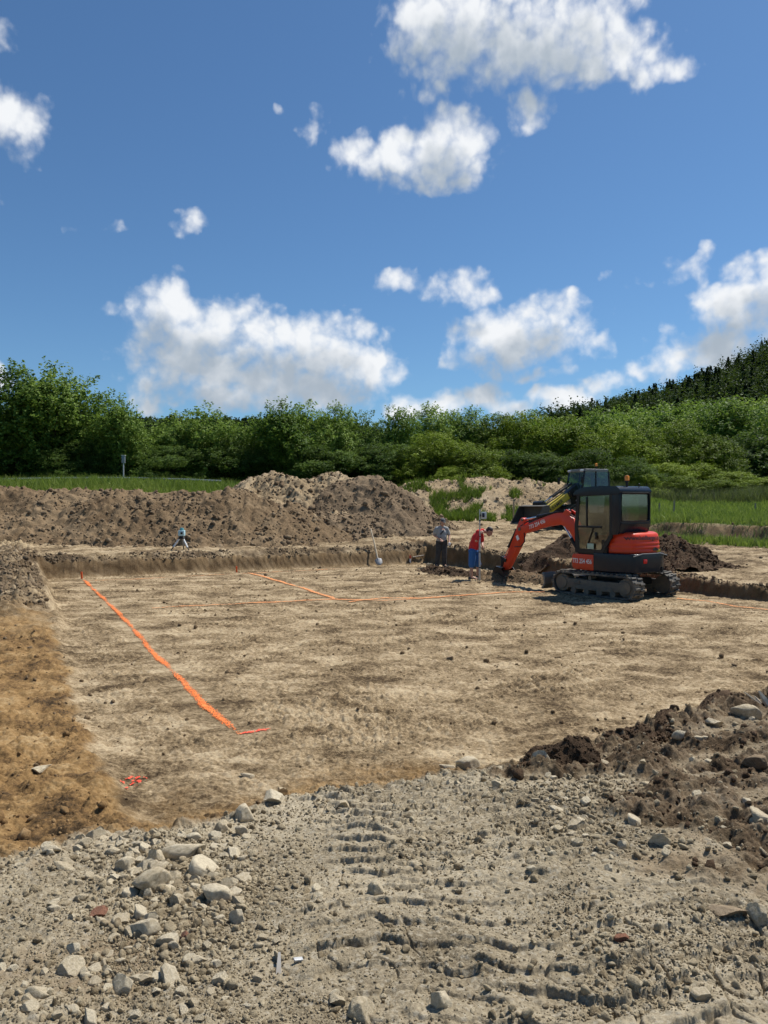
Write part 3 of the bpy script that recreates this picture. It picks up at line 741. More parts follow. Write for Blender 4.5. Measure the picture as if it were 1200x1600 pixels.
h7, hz7 = heap('soil_heap', [[(1.45,24.6,.10),(1.9,24.0,.15),(2.4,23.4,.14)], [(2.5,23.1,.12),(3.0,22.5,.10)]], .6, (1.0,22.0,3.7,26.0), .03, M_dark, M_dark,
     'low row of freshly dug dark clods at the feet of the two workers', 900, (.02,.10), 17, .10, .15, 'soil heap')
h8, hz8 = heap('soil_heap', [[(3.45,21.7,.28),(3.9,21.2,.26),(4.35,20.5,.18)], [(3.05,22.0,.2),(3.4,21.9,.25)]], .6, (2.7,19.9,4.9,22.8), .03, M_soil, M_soil_clod,
     'low brown row of dug earth between the bucket and the dozer blade', 700, (.018,.10), 18, .10, .15, 'soil heap')
h9, hz9 = heap('soil_heap', [[(.98,5.50,.25),(1.15,5.58,.32),(1.35,5.70,.31)], [(1.65,5.88,.29),(1.9,6.08,.31)], [(2.15,6.35,.31),(2.35,6.5,.38),(2.55,6.65,.33)], [(3.0,6.95,.31),(3.3,7.15,.35)]], .8, (.5,5.2,3.9,7.7), .014, M_dark, M_dark,
     'low ridge of dark brown clods along the right edge of the gravel', 3400, (.008,.05), 19, .16, .04, 'soil heap')

# clods lying about on the upper ground and the rims: too many to count
M_rim = soilmat('dark_rim_soil', (.075,.052,.030), (.18,.13,.08), (.28,.21,.135), 2, 16, .8)
def clod_scatter():
    r = np.random.default_rng(21); P = []; S = []
    def add(x, y, smin, smax, up=.2):
        s = np.minimum(smin*(1-r.uniform(0, .985, len(x)))**(-.45), smax); z = terrain(x, y)
        P.append(np.stack([x, y, z+up*s], -1)); S.append(s)
    # along the rear rim, the right rim and the left rim
    n = 2500; t = r.uniform(0, 1, n); x = -10.05+11.6*t; y = 21.75+6.3*t; o = -np.abs(r.normal(0, .20, n))-.02
    k = fbm(t*9, t*0, 3, 22) + r.normal(0,.2,n) > -.1; add((x-(-.477)*(-o)*-1)[k]-.48*(-o)[k]*1.0, (y+.88*(-o))[k], .018, .13, .0)
    t = r.uniform(0, 1, 800); x = 1.95+6.6*t; y = 27.7-11.2*t; o = np.abs(r.normal(0, .14, 800))+.03
    add(x+.86*o, y+.5*o, .02, .09)
    n = 3000; t = r.uniform(.52, 1.0, n); x = -1.9-8.15*t; y = 5.3+16.45*t; o = np.abs(r.normal(0, .9, n))
    add(x-.9*o, y-.44*o, .016, .085, 0)
    n = 900; add(r.uniform(-4, 14, n), r.uniform(20, 38, n), .015, .08)
    x, y = np.concatenate(P)[:,0], np.concatenate(P)[:,1]
    P_ = np.concatenate(P); S_ = np.concatenate(S)
    V, F = lumps(P_, S_, r); o = link('loose_clods', np_mesh('loose_clods', V, F), None, M_rim); tag(o, 'loose grey brown clods strewn along the rims of the pit', 'clods', kind='stuff')
    # small crumbs on the pit floor and the clay
    n = 17000; x = r.uniform(-9, 9, n); y = r.uniform(5, 26, n); dL, dB, dR, dN = zones(x, y)
    pat = fbm(x*.5, y*.9, 3, 23)
    ok = (np.minimum(np.minimum(dL+2.2*(y<13), dB), np.minimum(dR, dN)) > 0) & (pat + r.normal(0, .35, n) > .15) & (paint_dist(x, y) > .15)
    x, y = x[ok], y[ok]; s = np.minimum(.007*(1-r.uniform(0, .985, len(x)))**(-.5), .05)
    V, F = lumps(np.stack([x, y, terrain(x, y)+.15*s], -1), s, r)
    o = link('soil_crumbs', np_mesh('soil_crumbs', V, F), None, M_soil); tag(o, 'small dark crumbs of earth strewn over the scraped floor and the clay', 'crumbs', kind='stuff')
    n = 5200; x = r.uniform(.6, 6.5, n); y = r.uniform(2.6, 8.5, n); dL, dB, dR, dN = zones(x, y); gm, cm, tm, gr = masks(x, y, dL, dB, dR, dN)
    ok = tm > r.uniform(.25, .9, n); x, y = x[ok], y[ok]; s = np.minimum(.008*(1-r.uniform(0, .985, len(x)))**(-.5), .055)
    V, F = lumps(np.stack([x, y, terrain(x, y)+.15*s], -1), s, r)
    o = link('topsoil_clods', np_mesh('topsoil_clods', V, F), None, M_dark); tag(o, 'dark brown clods strewn over the churned soil at the right', 'clods', kind='stuff')
    n = 2600; t = r.uniform(0, 1, n); x = r.uniform(-5.5, -1.2, n); y = r.uniform(4.2, 13, n); dL, dB, dR, dN = zones(x, y); gm, cm, tm, gr = masks(x, y, dL, dB, dR, dN)
    ok = cm*(.5+fbm(x*1.2, y*1.2, 3, 24)) > r.uniform(.2, .9, n); x, y = x[ok], y[ok]; s = np.minimum(.009*(1-r.uniform(0, .985, len(x)))**(-.5), .07)
    V, F = lumps(np.stack([x, y, terrain(x, y)+.15*s], -1), s, r)
    m = soilmat('clay_clods', (.10,.06,.028), (.22,.13,.055), (.36,.24,.12), 3, 20, .7)
    o = link('clay_clods', np_mesh('clay_clods', V, F), None, m); tag(o, 'orange brown clay clods strewn left of the pit edge', 'clods', kind='stuff')
clod_scatter()
# ------------------------------------------------------------------ stones and gravel
def stonemat(name, cols, sc=5):
    m, nt, b = mat_nodes(name)
    tc = NN(nt, 'ShaderNodeTexCoord'); oi = NN(nt, 'ShaderNodeObjectInfo'); ge = NN(nt, 'ShaderNodeNewGeometry')
    ofs = NN(nt, 'ShaderNodeVectorMath', operation='ADD'); nt.links.new(tc.outputs['Object'], ofs.inputs[0]); nt.links.new(oi.outputs['Location'], ofs.inputs[1])
    n1 = noise(nt, sc, 8, .7, ofs.outputs[0]); n2 = noise(nt, sc*9, 8, .75, ofs.outputs[0])
    f = mth(nt, 'ADD', mth(nt, 'MULTIPLY', n1.outputs[0], .6), mth(nt, 'MULTIPLY', n2.outputs[0], .4))
    f = mth(nt, 'ADD', f, mth(nt, 'MULTIPLY_ADD', oi.outputs['Random'], .14, mth(nt, 'MULTIPLY_ADD', ge.outputs['Random Per Island'], .22, -.18)))
    r = ramp(nt, f, cols); nt.links.new(r.outputs[0], b.inputs['Base Color'])
    b.inputs['Roughness'].default_value = .9; b.inputs['Specular IOR Level'].default_value = .2
    bump(nt, b, mth(nt, 'ADD', n2.outputs[0], mth(nt, 'MULTIPLY', n1.outputs[0], 1.5)), .7, .012)
    return m
M_stone = stonemat('pale_limestone', [(.30, (.18,.135,.078)), (.42, (.33,.262,.16)), (.55, (.48,.395,.265)), (.70, (.66,.57,.41))])
M_gravel = stonemat('gravel_chips', [(.28, (.14,.105,.06)), (.42, (.285,.225,.14)), (.56, (.42,.345,.225)), (.70, (.58,.50,.36))], 20)
M_brick = stonemat('red_brick_rubble', [(.3, (.14,.06,.035)), (.5, (.24,.105,.06)), (.7, (.33,.17,.11))])
M_brownrock = stonemat('earthy_stone', [(.3, (.12,.08,.045)), (.5, (.22,.155,.09)), (.7, (.34,.26,.17))])
_rs = np.random.default_rng(31)
ROCKS = []
for _i in range(12):
    _V, _F = rock_shape(4, _rs, int(_rs.integers(11, 17)), .36, .78, nz=.07)
    _V = _V + .018*np.stack([fbm(_V[:,0]*7+_i, _V[:,1]*7+_V[:,2]*5, 3, 320+_i)]*3, -1)*_V
    ROCKS.append(np_mesh('stone', _V, _F, False))
def stone(px, py, w, h, label, mat=M_stone, flat=.75, group=None, sink=.3, cat='stone', rz=None, name='stone', long=None):
    p = ground_pt(px, py + h*.35); dist = p.y
    sx = w/FPX*dist/2/.72; d = (long or 1.0)
    o = bpy.data.objects.new(name, _rs.choice(ROCKS)); col.objects.link(o)
    sz = sx*flat
    o.scale = (sx, sx*_rs.uniform(.75, 1.05)*d, sz)
    o.rotation_euler = (_rs.uniform(-.3,.3), _rs.uniform(-.3,.3), _rs.uniform(-.5,.5) if rz is None else rz)
    o.location = (p.x, p.y, H(p.x, p.y) + sz*(.50-sink))
    if o.data.materials:
        if o.data.materials[0] != mat: o.data = o.data.copy(); o.data.materials.clear(); o.data.materials.append(mat)
    else: o.data.materials.append(mat)
    return tag(o, label, cat, group)
BIG = [
 (237,1380,46,40,'angular pale stone in the middle of the rubble, biggest face up',.8),(290,1324,56,30,'long pale slab of stone lying at the top of the rubble',.55),(76,1325,46,26,'flat grey slab at the left end of the stone edge',.4),
 (152,1306,32,24,'white rounded stone on the edge between clay and gravel',.85),(222,1445,46,42,'tall pale stone with a deep shadow under it, left foreground',.95),(336,1400,42,32,'wedge shaped stone right of the biggest rubble stone',.7),
 (372,1406,22,32,'narrow upright stone beside the wedge shaped one',1.3),(278,1402,36,34,'grey rounded stone half buried below the biggest rubble stone',.9),(245,1338,38,36,'blocky stone with a dark gap to its right in the rubble',.95),
 (320,1352,44,34,'broad grey boulder behind the rubble, leaning to the right',.8),(195,1537,42,32,'cream coloured stone near the bottom left with a hollow in front',.8),(104,1507,42,32,'tilted flat stone at the lower left',.6),
 (62,1546,34,42,'rough brown grey stone at the far lower left',1.0),(142,1582,30,40,'pointed stone cut by the bottom left border',1.2),(264,1525,46,24,'long low stone casting a shadow near the bottom',.55),
 (346,1530,22,24,'small upright stone right of the long low stone',1.0),(432,1250,38,22,'square stone standing at the tip of the gravel edge',.8),(444,1236,36,16,'flat stone lying behind the square stone at the gravel tip',.5),
 (381,1272,34,28,'round stone with a hollow at the edge of the clay',.85),(348,1290,28,18,'low grey stone on the edge left of the round one',.6),(690,1566,46,34,'lone tan boulder at the bottom centre with a dark shadow',.8),
 (560,1580,52,28,'long tan boulder left of the lone boulder at the bottom',.6),(530,1556,32,28,'lumpy pale stone above the long boulder at the bottom',.85),(587,1391,30,24,'rounded stone alone on the wheel tracks',.8),
 (702,1196,26,22,'white stone at the left of the pair on the gravel crest',.9),(731,1196,30,24,'white blocky stone at the right of the pair on the gravel crest',.85),(676,1212,22,14,'small pale stone in front of the crest pair',.7),
 (1030,1305,46,32,'squat tan boulder in the dark churned soil',.75),(903,1280,34,32,'leaning slab in the stony patch right of centre',.6),(930,1186,34,16,'flat pale stone behind the dark clods at right',.5),
 (846,1196,24,18,'round grey stone beside the dark clods',.85),(992,1275,22,22,'small blocky stone left of the squat boulder',.95),(1166,1116,36,22,'pale boulder beside the broken laths at the right edge',.8),
 (1116,1132,26,18,'grey stone left of the boulder beside the laths',.75),(1190,1282,34,26,'pale grey stone cut by the right border',.8),(1101,1561,32,32,'cream stone alone on the gravel at lower right',.6),
 (905,1322,24,16,'low stone at the lower end of the stony patch',.7),(868,1262,20,14,'small stone at the upper end of the stony patch',.7),(1185,1430,34,30,'grey stone beside the brown slab at the right border',.9),
 (1135,1315,26,22,'dark grey stone in the ruts at the right',.9),(205,1395,24,18,'small stone left of the biggest rubble stone',.8),(268,1470,24,18,'brown tinted stone right of the tall stone',.8),
 (100,1355,30,18,'pale crumbly stone at the left edge of the gravel',.6),(210,1332,22,18,'small stone between the white rounded stone and the slab',.8),(365,1330,26,22,'grey stone at the right end of the rubble',.8),
]
for (px, py, w, h, lab, fl_) in BIG: stone(px, py, w*.98, h, lab, M_stone, fl_)
stone(1140, 1416, 62, 34, 'long slab of dried brown earth in the dark soil at right', M_brownrock, .5, name='earth_slab', cat='earth slab', rz=.1)
stone(1185, 1195, 40, 18, 'brown clod slab under the laths at right', M_brownrock, .5, name='earth_slab', cat='earth slab')
stone(157, 1428, 27, 18, 'broken piece of red brick lying on the gravel', M_brick, .6, name='brick_fragment', cat='brick piece')
stone(290, 1464, 24, 22, 'rust brown brick lump below the rubble', M_brick, .8, name='brick_fragment', cat='brick piece')
stone(975, 1478, 22, 14, 'brown brick crumb at the right end of the gravel', M_brick, .6, name='brick_fragment', cat='brick piece')
stone(386, 1210, 18, 12, 'single pale stone lying on the clay rim of the pit', M_stone, .7)
stone(60, 1205, 36, 14, 'flat pale stone lying on the orange clay at left', M_stone, .4)
stone(672, 881, 9, 10, 'white stone lying behind the foot of the worker in grey', M_stone, .9)
stone(703, 1028, 12, 6, 'dark flat clod lying alone on the pit floor', M_brownrock, .5, cat='clod', name='clod')
# smaller stones, in drifts that nothing tells apart
def drift(n, cx, cy, sx, sy, w0, w1, label, group, mask=None):
    k = 0; tries = 0
    while k < n and tries < n*30:
        tries += 1
        px, py = _rs.normal(cx, sx), _rs.normal(cy, sy)
        if not (-10 < px < 1210 and 1085 < py < 1605): continue
        p = ground_pt(px, py)
        if p.y > 9 or float(np.interp(p.x, NE[:,0], NE[:,1])) < p.y-.02: continue
        w = w0*(1-_rs.uniform(0,.97))**(-.35)
        stone(px, py, min(w, w1), w*.7, label, M_stone, _rs.uniform(.55, .95), group, .35); k += 1
drift(96, 285, 1385, 90, 55, 13, 30, 'small pale stone in the dense rubble left of the wheel tracks', 'small stones in the rubble')
drift(30, 190, 1318, 70, 14, 10, 22, 'small whitish stone along the edge of the orange clay', 'small stones along the clay edge')
drift(56, 200, 1520, 140, 50, 12, 28, 'small stone bedded in the gravel at the lower left', 'small stones in the lower left gravel')
drift(26, 900, 1285, 40, 40, 9, 17, 'small pale stone in the stony patch right of centre', 'small stones in the stony patch')
drift(24, 1110, 1200, 75, 50, 9, 17, 'small stone in the dark churned soil at right', 'small stones in the dark soil')
drift(22, 690, 1225, 60, 14, 8, 15, 'small stone along the crest of the gravel behind the wheel tracks', 'small stones along the gravel crest')

def gravel():
    r = np.random.default_rng(41)
    n = 230000; py = r.uniform(1090, 1640, n); px = r.uniform(-150, 1350, n)
    # even over the picture's ground means denser where one looks closely
    z0 = .40; Y = (EYE-z0)*FPX/(py-HOR); X = (px-600)/FPX*Y
    dL, dB, dR, dN = zones(X, Y); gm, cm, tm, gr = masks(X, Y, dL, dB, dR, dN)
    sm = smooth_gravel(X, Y)
    rub = np.exp(-(((px-290)/140)**2 + ((py-1400)/100)**2)) + .8*np.exp(-(((px-900)/70)**2 + ((py-1270)/70)**2))
    dens = gm*(.34 + .55*sst(-.2, .5, fbm(X*1.6, Y*1.6, 3, 42)) - .22*sm + .6*rub) + .10*tm
    ok = r.uniform(0, 1, n) < dens*.42; X, Y, rub = X[ok], Y[ok], rub[ok]
    s = .0038*(1-r.uniform(0, .992, len(X)))**(-.42)*(1+.6*rub)*np.clip(Y/3.6, .8, 1.5); s = np.minimum(s, .03)
    Z = terrain(X, Y)
    big = s > .011
    V, F = lumps(np.stack([X, Y, Z+.2*s], -1)[big], s[big], r, 2, 40, (.6,1.3)); V2, F2 = lumps(np.stack([X, Y, Z+.2*s], -1)[~big], s[~big], r, 1, 40, (.6,1.3))
    o = link('gravel', np_mesh('gravel', np.concatenate([V, V2]), np.concatenate([F, F2+len(V)])), None, M_gravel)
    tag(o, 'loose grey crushed stone covering the foreground', 'gravel', kind='stuff')
gravel()
# litter: white shard, grey shard, splintered laths
def litter():
    w = paint('white_plastic', (.45,.45,.44), .45, dirt=.15)
    p = ground_pt(466, 1508); m = MB(); m.box((0,0,0), (.036,.016,.007), bev=.003); o = m.build('plastic_shard', w); o.location = (p.x, p.y, H(p.x,p.y)+.011); o.rotation_euler = (.25,.2,.5); tag(o, 'small white plastic shard lying in the brown patch', 'plastic shard')
    g = paint('weathered_metal', (.30,.28,.25), .6, dirt=.5)
    p = ground_pt(436, 1515); m = MB(); m.prism([(-.011,-.05),(.011,-.05),(.004,.05),(-.005,.05)], 0, .004, 'z'); o = m.build('metal_shard', g); o.location = (p.x, p.y, H(p.x,p.y)+.012); o.rotation_euler = (.35,0,.1); tag(o, 'narrow grey shard stuck in the gravel left of the white shard', 'metal shard')
    wd = paint('split_wood', (.62,.52,.38), .8, dirt=.3, scale=20)
    for (a, b, za, zb, th, lab) in (((1167,1089),(1191,1108),.10,.03,.011,'thin splintered lath lying slanted over the stones at right'), ((1191,1088),(1204,1112),.26,.02,.03,'broad pale lath standing slanted at the right border'), ((1184,1096),(1190,1106),.09,.02,.012,'short splinter of wood between the two laths')):
        pa, pb = ground_pt(*b), ground_pt(*b)
        A = Vector(pb) + Vector((0,0,.03)); dx = (a[0]-b[0])/FPX*pb.y; dz = -(a[1]-b[1])/FPX*pb.y
        B = A + Vector((dx, .06, dz))
        m = MB(); m.tube([A - (B-A)*.1, (A+B)/2, B], [th, th*.9, th*.35], 5); o = m.build('wood_lath', wd, smooth=0); tag(o, lab, 'lath')
    p = ground_pt(1037, 1103) if False else ground_pt(1146, 1103)
    m = MB(); m.box((0,0,0), (.05,.035,.008), bev=.003); o = m.build('wood_chip', wd); o.location = (p.x, p.y, H(p.x,p.y)+.02); o.rotation_euler = (.5,.2,.9); tag(o, 'small pale chip of wood on the dark clods', 'wood chip')
litter()
# ------------------------------------------------------------------ trees, shrubs, grass
def leafmat(name, dark, mid, light, trans=.42, sc=.6, spec=.18):
    m, nt, b = mat_nodes(name)
    ge = NN(nt, 'ShaderNodeNewGeometry'); oi = NN(nt, 'ShaderNodeObjectInfo'); tc = NN(nt, 'ShaderNodeTexCoord')
    n = noise(nt, sc, 3, .5, tc.outputs['Object'])
    f = mth(nt, 'ADD', mth(nt, 'MULTIPLY', ge.outputs['Random Per Island'], .45), mth(nt, 'MULTIPLY', n.outputs[0], .5))
    f = mth(nt, 'ADD', f, mth(nt, 'MULTIPLY_ADD', oi.outputs['Random'], .40, -.20))
    r = ramp(nt, f, [(.2, dark), (.48, mid), (.75, light)])
    b.inputs['Roughness'].default_value = .6; b.inputs['Specular IOR Level'].default_value = spec
    nt.links.new(r.outputs[0], b.inputs['Base Color'])
    tr = NN(nt, 'ShaderNodeBsdfTranslucent'); nt.links.new(mixc(nt, .5, r.outputs[0], (.16,.24,.03), 'MIX'), tr.inputs[0])
    mx = NN(nt, 'ShaderNodeMixShader'); mx.inputs[0].default_value = trans
    nt.links.new(b.outputs[0], mx.inputs[1]); nt.links.new(tr.outputs[0], mx.inputs[2]); nt.links.new(mx.outputs[0], nt.nodes['Material Output'].inputs[0])
    return m
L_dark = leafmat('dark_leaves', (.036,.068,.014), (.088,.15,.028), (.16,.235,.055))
L_mid = leafmat('mid_green_leaves', (.075,.14,.022), (.185,.28,.046), (.30,.40,.095))
L_yel = leafmat('yellow_green_leaves', (.055,.09,.009), (.185,.25,.018), (.33,.41,.045), .32)
L_con = leafmat('needles', (.010,.020,.010), (.020,.036,.016), (.030,.050,.020), .1, .6, .03)
L_hill = leafmat('hill_leaves', (.014,.030,.010), (.032,.058,.016), (.055,.088,.026), .2, .6, .04)
L_grass = leafmat('grass_blades', (.07,.11,.014), (.145,.215,.03), (.25,.30,.07), .4, .25)
L_hay = leafmat('seeding_grass', (.09,.10,.045), (.17,.17,.085), (.25,.24,.14), .3, .3)
M_bark = soilmat('bark', (.05,.04,.03), (.10,.08,.06), (.16,.13,.10), 4, 20, .6)
def leaf_quads(P, N_, size, r, asp=.6):
    """rhombic leaves at P facing roughly N_"""
    n = len(P); N_ = N_ + r.normal(0, .75, (n,3)); N_ /= np.linalg.norm(N_, axis=1)[:,None]+1e-9
    t = np.cross(N_, r.normal(size=(n,3))); t /= np.linalg.norm(t, axis=1)[:,None]+1e-9; b = np.cross(N_, t)
    s = (size*r.uniform(.6, 1.35, n))[:,None]
    V = np.stack([P-t*s, P-b*s*asp, P+t*s, P+b*s*asp], 1).reshape(-1,3)
    F = np.arange(n*4).reshape(n,4); return V, F
def crown_mesh(kind, seed):
    r = np.random.default_rng(seed); P = []; N_ = []
    Hh = 10.0
    lobes = []
    if kind == 'upright':
        for i in range(9):
            z = r.uniform(2.0, 7.6); a = r.uniform(0, 6.28); q = r.uniform(.4, 1.9)*(1-.05*z)
            lobes.append((q*math.cos(a), q*math.sin(a), z, r.uniform(1.1, 1.7), r.uniform(1.5, 2.3)))
        lobes.append((0, 0, 7.4, 1.1, 2.2)); nl, ls = 19000, .105
    elif kind == 'broad':
        for i in range(12):
            z = r.uniform(1.6, 7.4); a = r.uniform(0, 6.28); q = r.uniform(.6, 2.6)*math.sqrt(max(.1, 1-((z-4)/6)**2))
            lobes.append((q*math.cos(a), q*math.sin(a), z, r.uniform(1.3, 2.0), r.uniform(1.2, 1.9)))
        lobes.append((r.normal(0,.4), 0, 8, 1.5, 1.8)); nl, ls = 21000, .108
    elif kind == 'shrub':
        for i in range(12):
            a = r.uniform(0, 6.28); q = r.uniform(.5, 3.2); z = r.uniform(1.2, 7.6)*math.sqrt(max(.05, 1-(q/4.6)**2))+.6
            lobes.append((q*math.cos(a), q*math.sin(a), z, r.uniform(1.3, 2.0), r.uniform(1.1, 1.7)))
        lobes.append((0, 0, 7.9, 1.9, 1.8)); nl, ls = 30000, .088
    w = np.array([l[3]**2*l[4] for l in lobes]); w /= w.sum()
    # sprays of leaves spread through each lobe, thicker towards its skin
    nsp = nl//26
    k = r.choice(len(lobes), nsp, p=w); Lb = np.array(lobes)[k]
    d = r.normal(size=(nsp,3)); d /= np.linalg.norm(d, axis=1)[:,None]
    rad = r.uniform(.25, 1.0, nsp)**.45
    C = Lb[:,:3] + d*rad[:,None]*Lb[:,[3,3,4]]
    # a spray: a short twig pointing out and up with leaves along it
    tw = d + np.array([0,0,.75 if kind == 'upright' else .35]); tw /= np.linalg.norm(tw, axis=1)[:,None]
    ln = r.uniform(.4, .95, nsp)*(1.25 if kind == 'upright' else .55 if kind == 'shrub' else .85)
    m = 26; t = r.uniform(-.3, 1, (nsp, m)); sp = .20*(1.15-np.clip(t,0,1))
    Q = C[:,None] + tw[:,None]*(t*ln[:,None])[...,None] + r.normal(size=(nsp,m,3))*sp[...,None]
    P = Q.reshape(-1,3); N_ = np.repeat(d + np.array([0,0,.6]), m, 0)
    ok = P[:,2] > .15; P, N_ = P[ok], N_[ok]
    V, F = leaf_quads(P, N_, ls, r)
    me = np_mesh('crown', V, F)
    # trunk and limbs
    mb = MB(); mb.tube([(0,0,-.3),(r.normal(0,.1),r.normal(0,.1),1.5),(r.normal(0,.2),r.normal(0,.2),4),(0,0,7)], [.20,.16,.11,.04], 7)
    for l in lobes:
        b0 = Vector((0,0,max(.6, l[2]*.45))); e = Vector(l[:3]); mb.tube([b0, b0.lerp(e,.5)+Vector((0,0,-.2)), e], [.08,.055,.02], 5)
    tr = mb.build('trunk', M_bark); tm = tr.data; bpy.data.objects.remove(tr)
    return me, tm
KIND = {}
for _k in ('upright', 'broad', 'shrub'): KIND[_k] = [crown_mesh(_k, 500+17*i+len(_k)) for i in range(3)]
_mm = {}
_tr = np.random.default_rng(61)
def tree(px, top, Y, w, kind, leaf, label, name='tree', cat='tree', group=None, base=None):
    X = (px-600)/FPX*Y; g = float(base_E(np.array([X]), np.array([Y]))[0]); ztop = EYE-(top-HOR)/FPX*Y
    hgt = max(.8, ztop-g); wid = w/FPX*Y
    k = int(_tr.integers(0, len(KIND[kind]))); cm, tm = KIND[kind][k]
    key = (cm.name, leaf.name)
    if key not in _mm:
        c = cm if not cm.materials else cm.copy(); c.materials.clear(); c.materials.append(leaf); _mm[key] = c
    sz = hgt/10.0; sx = wid/(6.4 if kind == 'shrub' else 5.6 if kind == 'broad' else 4.8)
    o = empty(name, (X, Y, g), float(_tr.uniform(0, 6.28)), label, cat, group); o.scale = (sx, sx*_tr.uniform(.9,1.15), sz)
    link('trunk', tm, o); link('crown', _mm[key], o)
    return o
for (px, top, Y, w, kind, lf, lab) in [
 (-30,600,52,120,'broad',L_mid,'leafy tree cut by the left border of the picture'),
 (28,566,50,125,'upright',L_mid,'tall loose crowned tree, second from the left border'),(82,560,51,120,'upright',L_mid,'tallest tree of the left group with spiky top shoots'),
 (138,586,52,110,'broad',L_mid,'rounded tree at the right side of the tall left group'),(186,614,50,80,'upright',L_mid,'slim leaning tree behind the little box on a post'),
 (236,650,56,70,'broad',L_dark,'low dark tree in the dip right of the tall left group'),(276,640,53,90,'upright',L_mid,'bushy tree right of the first dip in the tree line'),
 (316,627,52,105,'broad',L_mid,'wide round tree above the right end of the grass verge'),(352,648,55,60,'upright',L_dark,'narrow dark tree beside the gap with the far hill'),
 (396,648,53,80,'broad',L_mid,'dark tree right of the gap with the far hill'),(438,620,51,95,'upright',L_mid,'tall tree above the sandy heap with pointed top'),
 (484,624,52,100,'broad',L_mid,'full crowned tree above the middle soil heap'),(528,630,53,80,'upright',L_mid,'tree with twin tops right of the full crowned one'),
 (572,640,54,80,'broad',L_dark,'dark rounded tree above the conical soil heap'),(616,630,55,75,'upright',L_mid,'airy tree with sky showing through, left of the bright shrubs'),
 (672,630,60,85,'upright',L_mid,'tall airy tree behind the bright shrubs'),(706,636,62,70,'upright',L_mid,'second airy tree behind the bright shrubs'),
 (738,636,62,75,'upright',L_mid,'third airy tree behind the bright shrubs, next to the dark bulb'),
 (778,642,62,95,'shrub',L_yel,'large rounded willow left of the two biggest bulbs'),(822,640,60,115,'shrub',L_yel,'biggest rounded willow behind the sandy heap'),
 (884,646,58,130,'shrub',L_yel,'broad rounded willow above the yellow loader'),(952,658,62,110,'shrub',L_yel,'rounded willow above the cab of the loader'),
 (1004,662,64,100,'shrub',L_yel,'rounded willow right above the excavator beacon'),(1064,655,66,110,'shrub',L_yel,'tall rounded willow to the right of the excavator'),
 (1118,678,66,85,'shrub',L_yel,'smaller willow at the end of the willow row'),
 (934,636,92,85,'broad',L_mid,'grey green tree behind the willows, left end of the back row'),(985,630,92,100,'broad',L_mid,'grey green tree at the foot of the wooded hill, second of the back row'),
 (1040,626,90,110,'upright',L_mid,'tall grey green tree in the middle of the back row'),(1092,624,90,110,'broad',L_mid,'broad grey green tree left of the tallest back row tree'),
 (1142,618,84,110,'upright',L_mid,'tallest grey green tree of the back row at the right'),(1190,620,80,120,'broad',L_mid,'large elm like tree at the right border'),(1250,610,80,140,'broad',L_mid,'tree beyond the right border'),
 (1180,668,74,100,'broad',L_dark,'dark lower tree in front of the large elm like tree'),
]: tree(px, top, Y, w, kind, lf, lab, 'tree')
for (px, top, Y, w, lab) in [
 (680,672,52,110,'bright green shrub with a high round top behind the sandy heap'),(726,690,50,120,'bright yellow green shrub directly behind the left end of the sandy heap'),
 (642,715,50,70,'low bright shrub between the conical and the sandy heap'),(762,722,51,60,'small yellow green shrub above the middle of the sandy heap'),(700,728,47.5,60,'low round shrub peeping over the left end of the sandy heap'),
 (850,706,53,90,'low willow bush behind the loader arm, leaves darkened as shade'),(800,700,54,80,'low bush left of the willow bush behind the loader, leaves darkened as shade'),(930,700,54,90,'bush right behind the loader cab, leaves darkened as shade'),(985,712,54,80,'bush above the excavator beacon, leaves darkened as shade'),  # dark leaf colour stands in for the shade under the willow crowns
 (1036,722,58,95,'low bright bush at the left of the field edge'),(1090,724,60,110,'low bright bush in the middle of the field edge'),(1148,736,60,90,'low bush at the right of the field edge'),(1200,744,58,80,'low bush at the field edge by the right border'),(1010,740,52,60,'small bush between excavator cab and field'),
 (1060,742,54,80,'flat bush in front of the low bright bushes'),(1120,748,54,90,'flat bush in the tall grass near the right'),(590,718,50,70,'dark low bush between two trees above the conical heap'),
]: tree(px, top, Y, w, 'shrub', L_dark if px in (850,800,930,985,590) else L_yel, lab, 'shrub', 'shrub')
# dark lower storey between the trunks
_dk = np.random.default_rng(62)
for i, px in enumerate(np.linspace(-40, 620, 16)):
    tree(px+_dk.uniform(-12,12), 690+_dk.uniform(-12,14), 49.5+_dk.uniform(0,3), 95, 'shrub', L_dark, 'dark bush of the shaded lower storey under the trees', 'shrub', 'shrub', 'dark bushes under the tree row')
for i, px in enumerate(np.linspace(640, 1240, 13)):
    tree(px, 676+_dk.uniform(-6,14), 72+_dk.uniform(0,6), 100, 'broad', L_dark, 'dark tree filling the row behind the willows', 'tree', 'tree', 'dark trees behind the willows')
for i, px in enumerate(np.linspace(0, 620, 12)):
    tree(px, 668+_dk.uniform(-8,14) - (40 if px < 180 else 0), 60+_dk.uniform(0,4), 100, 'broad', L_dark, 'dark tree standing behind the front row of trees', 'tree', 'tree', 'dark trees behind the front row')

